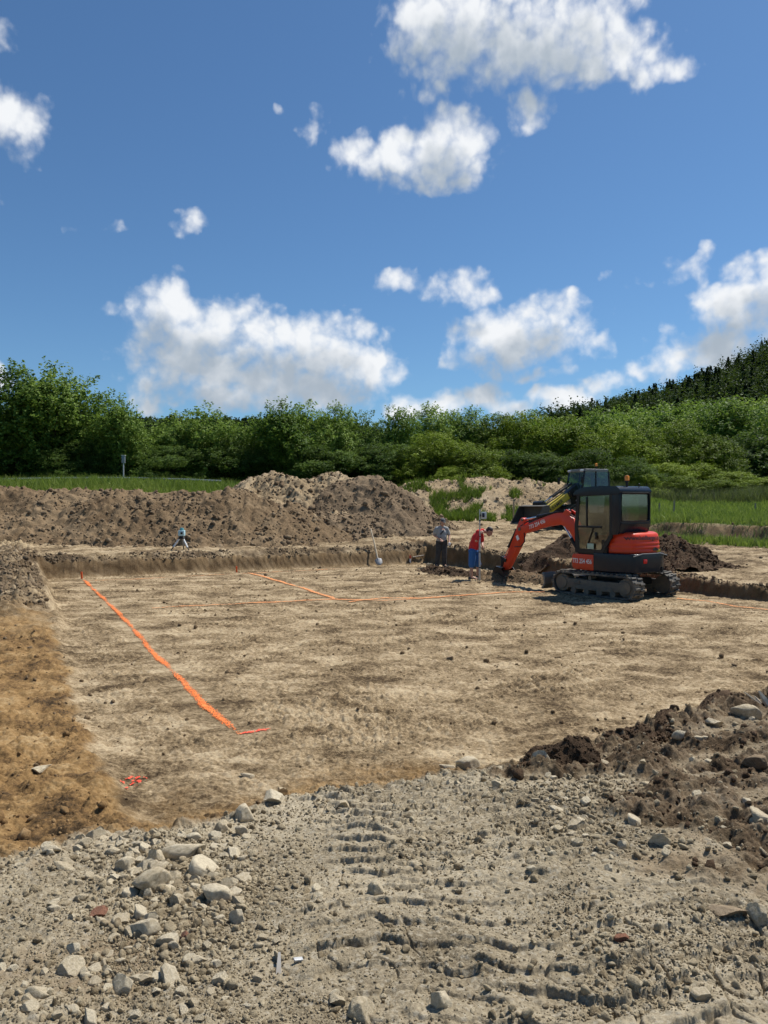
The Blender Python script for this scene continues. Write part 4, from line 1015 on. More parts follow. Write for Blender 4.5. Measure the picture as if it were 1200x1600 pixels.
def forest():
    r = np.random.default_rng(63)
    # the wooded hill
    xs, ys = np.meshgrid(np.arange(-30, 330, 4.6), np.arange(118, 380, 4.6)); x = (xs+r.uniform(-2.4,2.4,xs.shape)).ravel(); y = (ys+r.uniform(-2.4,2.4,ys.shape)).ravel()
    z = base_E(x, y); n = len(x)
    hgt = r.uniform(9, 15, n); con = (r.uniform(0,1,n) < sst(14, 30, z)*.55) ; hgt = np.where(con, r.uniform(9, 19, n), hgt)
    def decid(x, y, z, h, q, size, name, mat, lab):
        n = len(x); d = r.normal(size=(n,q,3)); d /= np.linalg.norm(d, axis=2)[...,None]; d[...,2] = np.where(d[...,2] < -.3, -d[...,2], d[...,2])
        lob = 1 + .28*np.sin(d[...,0]*5+x[:,None])*np.sin(d[...,1]*5+y[:,None]) + .12*r.normal(size=(n,q))
        R0 = h*.36*r.uniform(.85,1.15,n)
        P = np.stack([x[:,None]+d[...,0]*R0[:,None]*lob, y[:,None]+d[...,1]*R0[:,None]*lob, (z+h*.55)[:,None]+d[...,2]*(h*.45)[:,None]*lob], -1)
        V, F = leaf_quads(P.reshape(-1,3), d.reshape(-1,3)+np.array([0,0,.3]), size, r, .75)
        o = link(name, np_mesh(name, V, F), None, mat); tag(o, lab, 'wood', kind='stuff')
    def conif(x, y, z, h, q, name, mat, lab):
        n = len(x); t = r.uniform(0, 1, (n,q))**.8; a = r.uniform(0, 6.283, (n,q))
        tier = .55 + .45*((t*9) % 1.0)
        rad = (1-t)*(h*.26+.5)[:,None]*tier*r.uniform(.55,1.1,(n,q)) + .1
        P = np.stack([x[:,None]+rad*np.cos(a), y[:,None]+rad*np.sin(a), z[:,None]+h[:,None]*(.12+.88*t)], -1)
        N_ = np.stack([np.cos(a)*.8, np.sin(a)*.8, np.full_like(a, .7)], -1)
        V, F = leaf_quads(P.reshape(-1,3), N_.reshape(-1,3), .45, r, .6)
        o = link(name, np_mesh(name, V, F), None, mat); tag(o, lab, 'wood', kind='stuff')
    vis = (x/y > -.12) & (x/y < .80) & (z > 8)
    hi = z > 22; d = vis & ~con & ~hi; decid(x[d], y[d], z[d], hgt[d], 210, .5, 'deciduous_wood', L_mid, 'dark green broadleaved wood covering the lower slope of the hill')
    d = vis & ~con & hi; decid(x[d], y[d], z[d], hgt[d]*1.15, 300, .42, 'mixed_wood', L_hill, 'dark mixed wood on the upper slope of the hill')
    c = vis & con; conif(x[c], y[c], z[c], hgt[c], 380, 'conifer_wood', L_con, 'dark conifer wood on the crest of the hill')
    # a low far ridge seen through the gap on the left
    x = r.uniform(-330, 60, 900); y = r.uniform(540, 700, 900); z = base_E(x, y)
    decid(x, y, z, r.uniform(10, 15, 900), 40, 1.8, 'far_wood', L_con, 'dark wood on the far ridge behind the tree row')
forest()

def blades(P, h, w, r, lean=.35):
    n = len(P); a = r.uniform(0, 6.283, n); s = np.stack([np.cos(a), np.sin(a), np.zeros(n)], -1); l = r.normal(0, lean, (n,2))*h[:,None]
    tip = P + np.concatenate([l, h[:,None]], 1); mid = P + np.concatenate([l*.35, (h*.55)[:,None]], 1)
    ww = (w/2)[:,None]
    V = np.stack([P-s*ww, P+s*ww, mid+s*ww*.7, mid-s*ww*.7, tip], 1).reshape(-1,3)
    b = np.arange(n)*5
    return V, [np.stack([b, b+1, b+2, b+3], -1), np.stack([b+3, b+2, b+4], -1)]
def grass():
    r = np.random.default_rng(64)
    def patch(name, x, y, z, h, w, mat, lab):
        V, F = blades(np.stack([x, y, z], -1), h, w, r); o = link(name, np_mesh(name, V, F), None, mat); tag(o, lab, 'grass', kind='stuff')
    # verge below the trees on the left
    n = 26000; x = r.uniform(-27, -2, n); y = r.uniform(36.5, 46, n); z = base_E(x, y)
    patch('verge_grass', x, y, z-.05, r.uniform(.25, .75, n)*(1+.5*fbm(x*.6, y*.6, 3, 65)), r.uniform(.03,.06,n), L_grass, 'tall green grass of the verge behind the long bank')
    # field on the right
    n = 90000; y = 24 + 46*r.uniform(0, 1, n)**1.3; x = r.uniform(.18, .62, n)*y; z = terrain(x, y, False); bd = bankd(x, y); gr = masks(x, y, *zones(x, y))[3]
    ok = (gr > r.uniform(.2, .8, n)); x, y, z = x[ok], y[ok], z[ok]
    h = r.uniform(.12, .38, len(x))*(1+.7*fbm(x*.5, y*.5, 3, 66)); h = np.where(y > 50, h*1.5, h)
    patch('field_grass', x, y, z-.03, np.clip(h, .05, 1), r.uniform(.025,.05,len(x)), L_grass, 'green meadow grass of the field at right')
    n = 15000; y = r.uniform(49, 60, n); x = r.uniform(.30, .60, n)*y; z = base_E(x, y)
    patch('seeding_grass', x, y, z, r.uniform(.5, 1.15, n), r.uniform(.03,.05,n), L_hay, 'tall greyish seeding grass along the far edge of the field')
    # weeds on and before the sandy heap
    n = 40000; y = r.uniform(36, 44, n); x = r.uniform(.02, .30, n)*y; z = np.maximum(hz4(x, y), terrain(x, y, False)); g = terrain(x, y, False)
    ok = (fbm(x*.8, y*.8, 3, 67) + .25*(x < 5.5) - .45*(z-g)/2 > .18) & (z-g < 1.9); x, y, z = x[ok], y[ok], z[ok]
    patch('heap_weeds', x, y, z-.03, r.uniform(.15, .5, len(x)), r.uniform(.025,.05,len(x)), L_grass, 'green weeds growing on the foot of the sandy heap')
    # straw coloured grass on the little eroded bank
    n = 9000; x = r.uniform(9.5, 24, n); bb = np.interp(x, [9,10.5,13.5,25,60], [33,31,27.6,20.5,5]); y = bb + r.normal(-.2, .5, n); z = terrain(x, y, False)
    ok = fbm(x*1.2, y*1.2, 3, 68) > -.05; x, y, z = x[ok], y[ok], z[ok]
    patch('bank_grass', x, y, z-.02, r.uniform(.10, .32, len(x)), r.uniform(.02,.04,len(x)), L_hay, 'dry straw coloured grass on the eroded bank')
grass()

def verge_things():
    st = paint('galvanised_steel', (.45,.46,.46), .45, .6, .2)
    # thin rail along the verge
    t = empty('crash_barrier', (-30, 46.4, 0), 0, 'thin grey steel rail running along the grass verge under the trees', 'barrier')
    pts = [(x, 46.4, float(base_E(np.array([x-0.0]), np.array([46.4]))[0])) for x in np.arange(-30, -7.5, 2.5)]
    m = MB(); m.tube([(p[0]+30, 0, p[2]+.55) for p in pts], .07, 6); m.build('beam', st, t)
    for p in pts[::1]:
        m = MB(); m.box((p[0]+30, .06, p[2]+.25), (.06,.05,.7), bev=.01); m.build('post', st, t)
    # little cabinet on a post
    Y = 44; X, _, _ = wp(193, 750, Y); z = float(base_E(np.array([X]), np.array([float(Y)]))[0]); ztop = wp(193, 712, Y)[2]
    t = empty('meter_box', (X, Y, z), 0, 'little grey box on a pale post standing in the grass verge', 'box on post')
    hh = ztop-z
    m = MB(); m.cyl((0,0,-.2), (0,0,hh-.4), .035, n=12); m.build('post', paint('pale_post', (.6,.6,.57), .5), t)
    m = MB(); m.box((0,0,hh-.22), (.19,.14,.44), bev=.02); bx = m.build('cabinet', paint('grey_cabinet', (.22,.26,.28), .4), t)
    m = MB(); m.box((.01,0,hh+.012), (.23,.18,.03), bev=.008); m.build('lid', paint('pale_lid', (.6,.62,.6), .4), t)
    # fence posts in the field
    wd = paint('weathered_timber', (.30,.26,.20), .8, dirt=.3, scale=12)
    for (px, top, bot, lab) in ((1053,782,806,'taller grey fence post standing in the meadow'), (1030,786,802,'shorter grey fence post left of the taller one in the meadow'), (1180,786,800,'thin fence post in the meadow near the right border')):
        p = ground_pt(px, bot, 20, 70); h = (bot-top)/FPX*p.y
        m = MB(); m.tube([(0,0,-.2),(.01,0,h*.5),(.02,.01,h)], [.045,.042,.036], 7); o = m.build('fence_post', wd); o.location = p; tag(o, lab, 'fence post')
verge_things()
# ------------------------------------------------------------------ machines
P_red = paint('orange_red_paint', (.66,.050,.014), .30, dirt=.10, spec=.35)
P_redlit = P_red
P_navy = paint('dark_slate_paint', (.008,.015,.027), .22, dirt=.02, spec=.3)
P_black = paint('black_steel', (.008,.008,.009), .42, dirt=.06, spec=.35)
P_rubber = paint('dusty_rubber', (.06,.056,.05), .8, dirt=.8, dirtcol=(.33,.28,.21), scale=5)
P_steel = paint('muddy_steel', (.13,.11,.085), .7, .1, .8, (.27,.22,.15))
P_chrome = paint('chrome_rod', (.75,.75,.75), .15, 1, .08)
P_white = paint('white_paint', (.78,.78,.76), .4, dirt=.15)
P_lettering = paint('white_lettering', (.82,.82,.80), .5, dirt=.05)
P_darkletter = paint('dark_lettering', (.03,.02,.02), .5, dirt=.03)
P_yellow = paint('yellow_paint', (.62,.46,.02), .4, dirt=.2)
P_amber = paint('amber_lens', (.85,.28,.02), .2, dirt=.02)
P_redlens = paint('red_lens', (.65,.02,.02), .2, dirt=.02)
P_grey = paint('grey_paint', (.20,.21,.21), .45, dirt=.3)
G_cab = glass('cab_glass', (.80,.87,.84), .35)
G_tint = glass('tinted_glass', (.62,.76,.70), .10)

def rounded(pts, rad, n=4):
    """2-D outline with rounded corners"""
    out = []; N_ = len(pts)
    for i in range(N_):
        p = Vector(pts[i]); a = (Vector(pts[i-1])-p); b = (Vector(pts[(i+1)%N_])-p)
        r_ = rad[i] if isinstance(rad, (list, tuple)) else rad
        r_ = min(r_, a.length*.45, b.length*.45)
        if r_ <= 0: out.append(tuple(p)); continue
        A = p+a.normalized()*r_; B = p+b.normalized()*r_
        for k in range(n+1):
            t = k/n; out.append(tuple((1-t)**2*A + 2*t*(1-t)*p + t*t*B))
    return out

def crawler(root, y, L, w, h, M):
    """one rubber track with frame, wheels and rollers; its middle at (0, y)"""
    r = h/2; hl = L/2-r
    def path(k):                     # closed path around two wheels
        per = 4*hl + 2*math.pi*r; s = (k % 1)*per
        if s < 2*hl: return Vector((-hl+s, 0, h)), Vector((0,0,1))
        s -= 2*hl
        if s < math.pi*r: a = math.pi/2 - s/r; return Vector((hl+r*math.cos(a), 0, r+r*math.sin(a))), Vector((math.cos(a),0,math.sin(a)))
        s -= math.pi*r
        if s < 2*hl: return Vector((hl-s, 0, 0)), Vector((0,0,-1))
        s -= 2*hl; a = -math.pi/2 - s/r; return Vector((-hl+r*math.cos(a), 0, r+r*math.sin(a))), Vector((math.cos(a),0,math.sin(a)))
    m = MB(M); n = 96; rows = []
    for k in range(n):
        p, nn = path(k/n); sag = 0
        a, b = p - nn*.012, p - nn*.055
        rows.append([m.bm.verts.new(v + Vector((0, y+o, 0))) for v, o in ((a,-w/2),(a,w/2),(b,w/2),(b,-w/2))])
    for k in range(n):
        A, B = rows[k], rows[(k+1)%n]
        for t in range(4): m.bm.faces.new((A[t], A[(t+1)%4], B[(t+1)%4], B[t]))
    m._x([v for r_ in rows for v in r_])
    nl = 40
    for k in range(nl):              # staggered lugs
        p, nn = path((k+.5)/nl); q = nn.to_track_quat('Z', 'Y'); tan = Vector((nn.z, 0, -nn.x))
        for sd in (-1, 1):
            pp = p + tan*(.018*sd); ang = math.atan2(nn.x, nn.z)
            m.box((pp.x+nn.x*.004, y+sd*w*.255, pp.z+nn.z*.004), (.052, w*.47, .042), (0, ang, .0), bev=.008, seg=1)
    tr = m.build('track_belt', P_rubber, root)
    m = MB(M); m.prism(rounded([(-hl*.92,.17),(hl*.8,.17),(hl*.92,h*.40),(hl*.8,h*.68),(-hl*.95,h*.68),(-hl*1.0,h*.4)], .05), y-w*.30, y+w*.40, 'y', .015)
    m.box((-.05, y+w*.42, h*.36), (hl*1.15, .02, .09), bev=.006); m.box((hl*.5, y+w*.42, h*.55), (.16,.03,.07), bev=.01)
    m.build('track_frame', P_steel, root)
    for x, nm in ((-hl, 'sprocket'), (hl, 'idler_wheel')):
        m = MB(M); m.lathe([(.02,-w*.36),(r-.075,-w*.36),(r-.06,-w*.2),(r-.06,w*.2),(r-.075,w*.36),(r*.55,w*.38),(r*.5,w*.46),(r*.28,w*.47),(.02,w*.47)], (x, y, r), (0,1,0), 28); m.build(nm, P_steel, root)
    for i in range(4):
        m = MB(M); x = -hl*.62 + i*hl*.41; m.cyl((x, y-w*.34, .115), (x, y+w*.44, .115), .075, n=14); m.build('track_roller', P_steel, root)
    m = MB(M); m.cyl((.1, y-w*.2, h*.78), (.1, y+w*.35, h*.78), .05, n=12); m.build('carrier_roller', P_steel, root)

def cylinder(name, M, a, b, r, frac, root, y=0):
    """hydraulic ram: black barrel from a, bright rod to b (both (x, z))"""
    A = Vector((a[0], y, a[1])); B = Vector((b[0], y, b[1])); C_ = A.lerp(B, frac)
    m = MB(M); m.cyl(A, C_, r, n=14); m.cyl(C_-(C_-A).normalized()*.04, C_, r*1.18, n=14); m.sph(A, r*1.1, 2); o = m.build(name, P_black, root)
    m = MB(M); m.cyl(C_, B, r*.5, n=12); m.sph(B, r*.8, 2); m.build('rod', P_chrome, o)
    return o

def excavator():
    X0, Y0 = 5.5, 18.0; ang = math.atan2(.8, -.6)
    z0 = 0.0
    root = empty('mini_excavator', (X0, Y0, z0), ang, 'orange red mini excavator with dark cab digging at the right pit wall', 'excavator')
    I = Matrix.Identity(4)
    U = Matrix.Rotation(math.atan2(.857, -.515) - ang, 4, 'Z')
    # undercarriage
    for s in (1, -1): crawler(root, s*.69, 2.34, .36, .56, Matrix.Identity(4) if s > 0 else Matrix.Scale(-1, 4, (0,1,0)) @ Matrix.Translation((0, 2*.69, 0)))
    m = MB(); m.box((0,0,.40), (1.0,.62,.22), bev=.04); m.box((-.55,0,.36), (.25,1.0,.16), bev=.03); m.box((.55,0,.36), (.25,1.0,.16), bev=.03); m.build('cross_frame', P_black, root)
    m = MB(); m.lathe([(.05,0),(.42,0),(.44,.03),(.44,.10),(.40,.14),(.05,.14)], (0,0,.49), n=40); m.build('slewing_ring', P_black, root)
    m = MB()
    m.prism(rounded([(1.50,.06),(1.56,.07),(1.47,.20),(1.47,.34),(1.55,.46),(1.50,.47),(1.43,.34),(1.43,.18)], .02, 2), -.84, .84, 'y', .006)
    m.build('dozer_blade', paint('worn_blade', (.20,.18,.15), .55, .3, .5, (.28,.22,.15)), root)
    for s in (1,-1):
        m = MB(); m.prism(rounded([(.35,.34),(1.45,.14),(1.45,.28),(.35,.46)], .03), s*.30-.04, s*.30+.04, 'y', .01); m.build('blade_arm', P_black, root)
    # upper structure: skirt, counterweight, engine cover
    yl, yr = .73, -.73
    body = rounded([(.62,.62),(.62,-.62),(.40,-.73),(-.62,-.73),(-1.02,-.50),(-1.02,.50),(-.62,.73),(.40,.73)], [.1,.1,.1,.30,.30,.30,.30,.1], 6)
    m = MB(U); m.prism([(x*.96, y*.96) for x, y in body], .62, .70, 'z', .02); m.build('turntable', P_black, root)
    cw = rounded([(-.02,.745),(-.60,.745),(-1.06,.52),(-1.06,-.52),(-.60,-.745),(-.02,-.745)], [0,.32,.34,.34,.32,0], 8)
    m = MB(U); m.prism(cw, .60, 1.03, 'z', .035, 3); o = m.build('counterweight', P_navy, root)
    m = MB(U); m.box((-1.062, .20, .86), (.03,.12,.10), bev=.02); m.build('reflector', P_redlens, o)
    m = MB(U); m.cyl((-1.04,-.38,.67), (-1.075,-.38,.67), .045, n=14); m.build('tow_hole', P_black, o)
    m = MB(U); m.tube([(-1.04,.62-.06,.98),(-1.075,.3,1.035),(-1.085,0,1.035),(-1.075,-.3,1.035),(-1.04,-.56,.98)], .012, 6); m.build('edge_trim', P_grey, o)
    # side skirt with the telephone number
    m = MB(U); m.prism(rounded([(-.02,.60),(.62,.60),(.66,.70),(.66,.92),(.60,.97),(-.02,.97)], [.02,.06,.05,.05,.05,.02]), .58, .735, 'y', .02, 3); sk = m.build('side_panel', P_red, root)
    T = U @ Matrix.Translation((.33, .742, .80)) @ Matrix.Rotation(math.pi, 4, 'Z') @ Matrix.Rotation(math.pi/2, 4, 'X')
    text_mesh('lettering', '773 254 456', .155, P_lettering, T, sk, .78, .001, .002)
    m = MB(U); m.prism(rounded([(-.02,.60),(.62,.60),(.66,.70),(.66,.92),(.60,.97),(-.02,.97)], [.02,.06,.05,.05,.05,.02]), -.735, -.58, 'y', .02, 3); m.build('side_panel', P_red, root)
    m = MB(U); m.prism(rounded([(-.30,.97),(.62,.97),(.62,1.02),(.20,1.30),(-.30,1.32)], .05), -.735, -.34, 'y', .03, 3); m.build('side_hood', P_red, root)
    # engine cover: ribbed, bulging rear hood
    def hood(z, k):                    # outline of the hood at height z
        return [(-.28,.62),(-.40,.66*k),(-.66,.60*k),(-.93*k-.02,.44),(-.99*k,.15),(-.99*k,-.20),(-.93*k-.02,-.46),(-.66,-.66*k),(-.40,-.70*k),(-.28,-.70)]
    m = MB(U); rings = []; zs = [1.035,1.06,1.10,1.13,1.15,1.19,1.215,1.235,1.28,1.305,1.34,1.42,1.47,1.50,1.52]
    ks = [.985,1.0,1.0,.985,1.0,.998,.98,.995,.99,.972,.982,.965,.94,.88,.78]
    for z, k in zip(zs, ks):
        pts = rounded(hood(z, k), .12, 4); rings.append([m.bm.verts.new((x, y, z)) for x, y in pts])
    for a, b in zip(rings, rings[1:]):
        n = len(a)
        for t in range(n): m.bm.faces.new((a[t], a[(t+1)%n], b[(t+1)%n], b[t]))
    m.bm.faces.new(rings[-1]); m.bm.faces.new(rings[0][::-1]); m._x([v for r_ in rings for v in r_])
    hd = m.build('engine_cover', P_red, root, 50)
    T = U @ Matrix.Translation((-.985, .06, 1.385)) @ Matrix.Rotation(-math.pi/2, 4, 'Z') @ Matrix.Rotation(math.pi/2, 4, 'X') @ Matrix.Rotation(-.12, 4, 'X')
    tx = text_mesh('lettering', 'www.heidlberger.cz', .138, P_darkletter, U.inverted() @ T, hd, .86, .0, .003)
    from mathutils.bvhtree import BVHTree
    hv = [U.inverted() @ v.co for v in hd.data.vertices]; tree_ = BVHTree.FromPolygons(hv, [p.vertices[:] for p in hd.data.polygons])
    for v in tx.data.vertices:                      # the letters lie on the curved cover
        hit = tree_.ray_cast(Vector((-2, v.co.y, v.co.z)), Vector((1,0,0)))[0]
        v.co.x = (hit.x if hit else v.co.x) - .006
        v.co = U @ v.co
    m = MB(U); m.prism([(-.10,0),(.0,.05),(.10,0),(.07,-.03),(-.07,-.03)], 0, .012, 'z'); m.bm.verts.ensure_lookup_table()
    o = m.build('emblem', P_darkletter, hd); o.data.transform(U @ Matrix.Translation((-.995,-.22,1.12)) @ Matrix.Rotation(-math.pi/2, 4, 'Z') @ Matrix.Rotation(math.pi/2, 4, 'X') @ U.inverted())
    m = MB(U); m.box((-.985,-.34,1.09), (.012,.12,.06), bev=.004); m.build('warning_label', P_yellow, hd)
    # lower side: black grille and orange seat base beside the cab
    m = MB(U); m.box((-.33,.66,1.18), (.16,.12,.30), bev=.02)
    for k in range(6): m.box((-.33,.725,1.06+k*.05), (.13,.012,.018), bev=.004)
    m.build('side_grille', P_black, root)
    # exhaust, handrail on right hood
    m = MB(U); m.tube([(.0,-.62,1.30),(.0,-.62,1.50),(.35,-.62,1.50),(.45,-.62,1.05)], .014, 6); m.build('handrail', P_black, root)
    m = MB(U); m.cyl((.66,.30,.79),(.80,.30,.79), .075, n=18); m.sph((.80,.30,.79), .072, 2, (.45,1,1)); m.build('work_lamp', P_white, root)
    # ---- cab
    cb = dict(x0=-.76, x1=.54, y0=-.27, y1=.735, z0=1.0, z1=2.55)
    cabo = MB(U)
    roof = rounded([(-.80,.755),(-.80,-.29),(.50,-.29),(.60,-.10),(.60,.56),(.50,.755)], .12, 5)
    cabo.prism(rounded([(-.80,2.36),(-.84,2.46),(-.74,2.56),(-.2,2.575),(.2,2.56),(.52,2.49),(.62,2.39),(.58,2.36)], .05), -.29, .755, 'y', .07, 4)
    cab = cabo.build('cab', P_navy, root)
    def pillar(a, b, w, nm='pillar', mt=P_black):
        m = MB(U); m.tube([a, b], w, 4); return m.build(nm, mt, cab, 0)
    # sides as frames with real window openings
    def panel(outer, hole, pos, t, axis, name, mt):
        """flat frame: outline minus hole, both 2-D with the same number of points"""
        m = MB(U); n = len(outer)
        def P(p, d): return (d, p[0], p[1]) if axis == 'x' else (p[0], d, p[1])
        q = [[m.bm.verts.new(P(p, d)) for p in pl] for d in (pos, pos+t) for pl in (outer, hole)]
        o0, h0, o1, h1_ = q
        for i in range(n):
            j = (i+1) % n
            m.bm.faces.new((o0[i], o0[j], h0[j], h0[i])); m.bm.faces.new((o1[j], o1[i], h1_[i], h1_[j]))
            m.bm.faces.new((o0[j], o0[i], o1[i], o1[j])); m.bm.faces.new((h0[i], h0[j], h1_[j], h1_[i]))
        m._x(list(m.bm.verts)); return m.build(name, mt, cab, 30)
    # rear wall with the big window, slightly tapered
    ro = rounded([(-.27,1.72),(.735,1.72),(.735,2.45),(-.27,2.45)], .06); rh = rounded([(-.225,1.775),(.69,1.775),(.69,2.405),(-.225,2.405)], .07)
    panel(ro, rh, -.82, .07, 'x', 'rear_wall', P_navy)
    m = MB(U); m.prism(rounded([(-.225,1.775),(.69,1.775),(.69,2.405),(-.225,2.405)], .07), -.80, -.795, 'x'); m.build('rear_window', G_cab, cab)
    m = MB(U); rb = rounded([(-.235,1.765),(.70,1.765),(.70,2.415),(-.235,2.415)], .07); m.tube([(-.825, p[0], p[1]) for p in rb]+[(-.825, rb[0][0], rb[0][1])], .014, 6); m.build('window_seal', P_black, cab)
    m = MB(U); m.prism(rounded([(-.82,1.72),(-.72,1.48),(-.56,1.48),(-.56,1.72)], .02), -.25, .70, 'y', .02); m.build('rear_skirt', P_navy, cab)
    m = MB(U); m.box((-.70,.10,1.62), (.012,.34,.05), (0,.45,0)); m.build('sticker', paint('dull_red_sticker', (.32,.10,.05), .5, dirt=.1), cab)
    m = MB(U); m.box((-.72,-.05,1.53), (.012,.12,.06), (0,.45,0)); m.build('sticker', P_yellow, cab)
    # left side: rear quarter, door with window, front pillar
    so = [(-.80,1.0),(.54,1.0),(.56,1.7),(.48,2.42),(-.14,2.44),(-.80,2.44)]
    # solid rear quarter panel (the wide dark part behind the door)
    m = MB(U); m.prism(rounded([(-.80,1.70),(-.72,1.46),(-.58,1.46),(-.58,2.46),(-.80,2.46)], .03), .66, .74, 'y', .02); m.build('quarter_panel', P_navy, cab)
    m = MB(U); m.prism(rounded([(-.80,1.70),(-.72,1.46),(-.58,1.46),(-.58,2.46),(-.80,2.46)], .03), -.29, -.22, 'y', .02); m.build('quarter_panel', P_navy, cab)
    dr = panel([(-.58,1.40),(-.30,1.02),(.52,1.02),(.56,1.6),(.48,2.42),(-.58,2.44)], [(-.50,1.46),(-.24,1.10),(.44,1.10),(.49,1.62),(.42,2.34),(-.50,2.36)], .70, .035, 'y', 'door_frame', P_black)
    m = MB(U); m.box((.11,.715,1.62), (.74,.04,.05), bev=.012); m.box((.20,.715,1.98), (.045,.045,.70), bev=.012); m.box((-.10,.735,1.42), (.06,.03,.16), bev=.012); m.tube([(-.02,.72,1.62),(.20,.72,1.12)], .022, 6)
    m.build('door_bars', P_black, cab)
    m = MB(U); m.prism([(-.50,1.46),(-.24,1.10),(.44,1.10),(.49,1.62),(.42,2.34),(-.50,2.36)], .716, .720, 'y'); m.build('door_window', G_cab, cab)
    panel([(-.58,1.40),(-.30,1.02),(.52,1.02),(.56,1.6),(.48,2.42),(-.58,2.44)], [(-.50,1.46),(-.24,1.10),(.44,1.10),(.49,1.62),(.42,2.34),(-.50,2.36)], -.285, .035, 'y', 'side_frame', P_black)
    m = MB(U); m.prism([(-.50,1.46),(.45,1.45),(.49,1.62),(.42,2.34),(-.50,2.36)], -.272, -.268, 'y'); m.build('side_window', G_cab, cab)
    for yy in (.70, -.25): pillar((.55,yy,1.0), (.57,yy,1.62), .045); pillar((.57,yy,1.62), (.49,yy,2.44), .045)
    m = MB(U); m.box((.56,.22,1.62), (.04,.95,.05), bev=.01); m.box((.50,.22,2.40), (.06,.95,.06), bev=.01); m.box((.55,.22,1.03), (.05,.95,.08), bev=.01); m.build('front_frame', P_black, cab)
    m = MB(U); m.prism([(-.25,1.08),(.70,1.08),(.70,1.60),(-.25,1.60)], .552, .556, 'x'); m.build('lower_windscreen', G_cab, cab)
    # inside: orange rear bulkhead, seat, levers, floor
    m = MB(U); m.box((-.10,.22,1.0), (1.2,.95,.06), bev=.01); m.build('cab_floor', P_black, cab)
    m = MB(U); m.prism(rounded([(-.36,1.03),(.10,1.03),(.10,1.20),(-.05,1.42),(-.36,1.46)], .04), .45, .69, 'y', .02); m.build('side_console', P_red, cab)
    m = MB(U); m.box((-.05,.20,1.36), (.46,.46,.14), bev=.05, seg=3); m.box((-.26,.20,1.68), (.13,.44,.58), (0,-.14,0), bev=.05, seg=3); m.box((-.33,.20,2.03), (.10,.26,.18), (0,-.14,0), bev=.04, seg=3); st = m.build('seat', P_black, cab)
    m = MB(U); m.sph((-.34,.20,1.84), .24, 3, (.55,1.0,1.35)); m.build('seat_cover', paint('pale_cloth', (.78,.78,.74), .9, dirt=.2), st)
    for yy in (.50, -.08):
        m = MB(U); m.tube([(.15,yy,1.36),(.20,yy,1.62)], .012, 6); m.sph((.205,yy,1.65), .03, 2, (1,1,1.4)); m.build('control_lever', P_black, cab)
    m = MB(U); m.sph((-.10,.45,1.50), .07, 2, (1.3,.8,.8)); m.build('brown_bag', paint('brown_leather', (.22,.12,.07), .7), cab)
    m = MB(U); m.box((.05,.755,1.17), (.20,.012,.13), bev=.004); m.build('data_plate', paint('pale_green_plate', (.42,.55,.42), .4), cab)
    # beacon, antenna, roof lip
    m = MB(U); m.cyl((-.70,.38,2.54), (-.70,.38,2.66), .028, n=12); m.cyl((-.70,.38,2.66), (-.70,.38,2.69), .05, n=14); bc = m.build('beacon_stem', P_black, cab)
    m = MB(U); m.lathe([(.01,0),(.052,0),(.052,.09),(.035,.115),(.01,.12)], (-.70,.38,2.69), n=18); m.build('beacon_lens', P_amber, bc)
    m = MB(U); m.cyl((-.74,.02,2.54), (-.74,.02,2.60), .012, n=8); m.sph((-.74,.02,2.61), .022, 2); m.build('antenna', P_black, cab)
    m = MB(U); m.box((-.80,.22,2.44), (.05,.75,.05), bev=.015); m.build('roof_lip', P_black, cab)
    # ---- boom, stick, bucket, in the vertical plane ahead of the swing post
    B = U.copy(); xb = .74
    m = MB(B); m.box((.66,-.02,.78), (.26,.34,.34), bev=.05); m.cyl((.80,-.02,.58), (.80,-.02,1.02), .11, n=18); m.build('swing_post', P_black, root)
    def S(s, z): return (xb+s, z)
    # boom outline (side view): foot, rise, knee, long slender fore part
    bo = [S(-.02,.86), S(.12,.80), S(.34,1.02), S(.66,1.46), S(.92,1.63), S(1.25,1.61), S(1.70,1.54), S(2.34,1.38), S(2.62,1.33), S(2.68,1.42), S(2.60,1.53), S(2.30,1.60), S(1.70,1.79), S(1.15,1.93), S(.82,1.94), S(.58,1.82), S(.30,1.42), S(.02,1.02)]
    m = MB(B); m.prism(rounded(bo, .10, 3), -.12, .08, 'y', .015); bm_ = m.build('boom', P_red, root)
    m = MB(B)
    m.prism(rounded([S(.62,1.95), S(.80,2.03), S(.92,1.90), S(.70,1.84)], .03), .05, .085, 'y'); m.prism(rounded([S(.62,1.95), S(.80,2.03), S(.92,1.90), S(.70,1.84)], .03), -.125, -.09, 'y'); m.build('ram_bracket', P_red, bm_)
    # number on the boom, slanted along its fore part
    tl = -math.atan2(1.60-1.79, 2.30-1.70)
    T = B @ Matrix.Translation((xb+1.86, .084, 1.62)) @ Matrix.Rotation(math.pi, 4, 'Z') @ Matrix.Rotation(math.pi/2, 4, 'X') @ Matrix.Rotation(tl, 4, 'Z')
    text_mesh('lettering', '773 254 456', .15, P_lettering, T, bm_, .85, .001, .002)
    cylinder('boom_cylinder', B, S(.16,.66), S(.98,1.66), .055, .62, root, .0)
    cylinder('stick_cylinder', B, S(.80,1.98), S(2.52,1.73), .055, .66, root, -.02)
    m = MB(B); m.tube([(xb+.5,.03,1.80),(xb+.9,.05,2.00),(xb+1.6,.05,1.88),(xb+2.3,.04,1.68),(xb+2.55,.06,1.55)], .016, 6); m.tube([(xb+.5,-.07,1.80),(xb+.9,-.08,2.01),(xb+1.6,-.08,1.90),(xb+2.3,-.07,1.70)], .016, 6); m.build('hydraulic_pipe', P_black, bm_)
    m = MB(B); m.tube([(xb+2.35,.10,1.38),(xb+2.28,.14,1.15),(xb+2.42,.15,1.00),(xb+2.72,.12,.98)], .016, 6); m.build('hydraulic_hose', P_black, root)
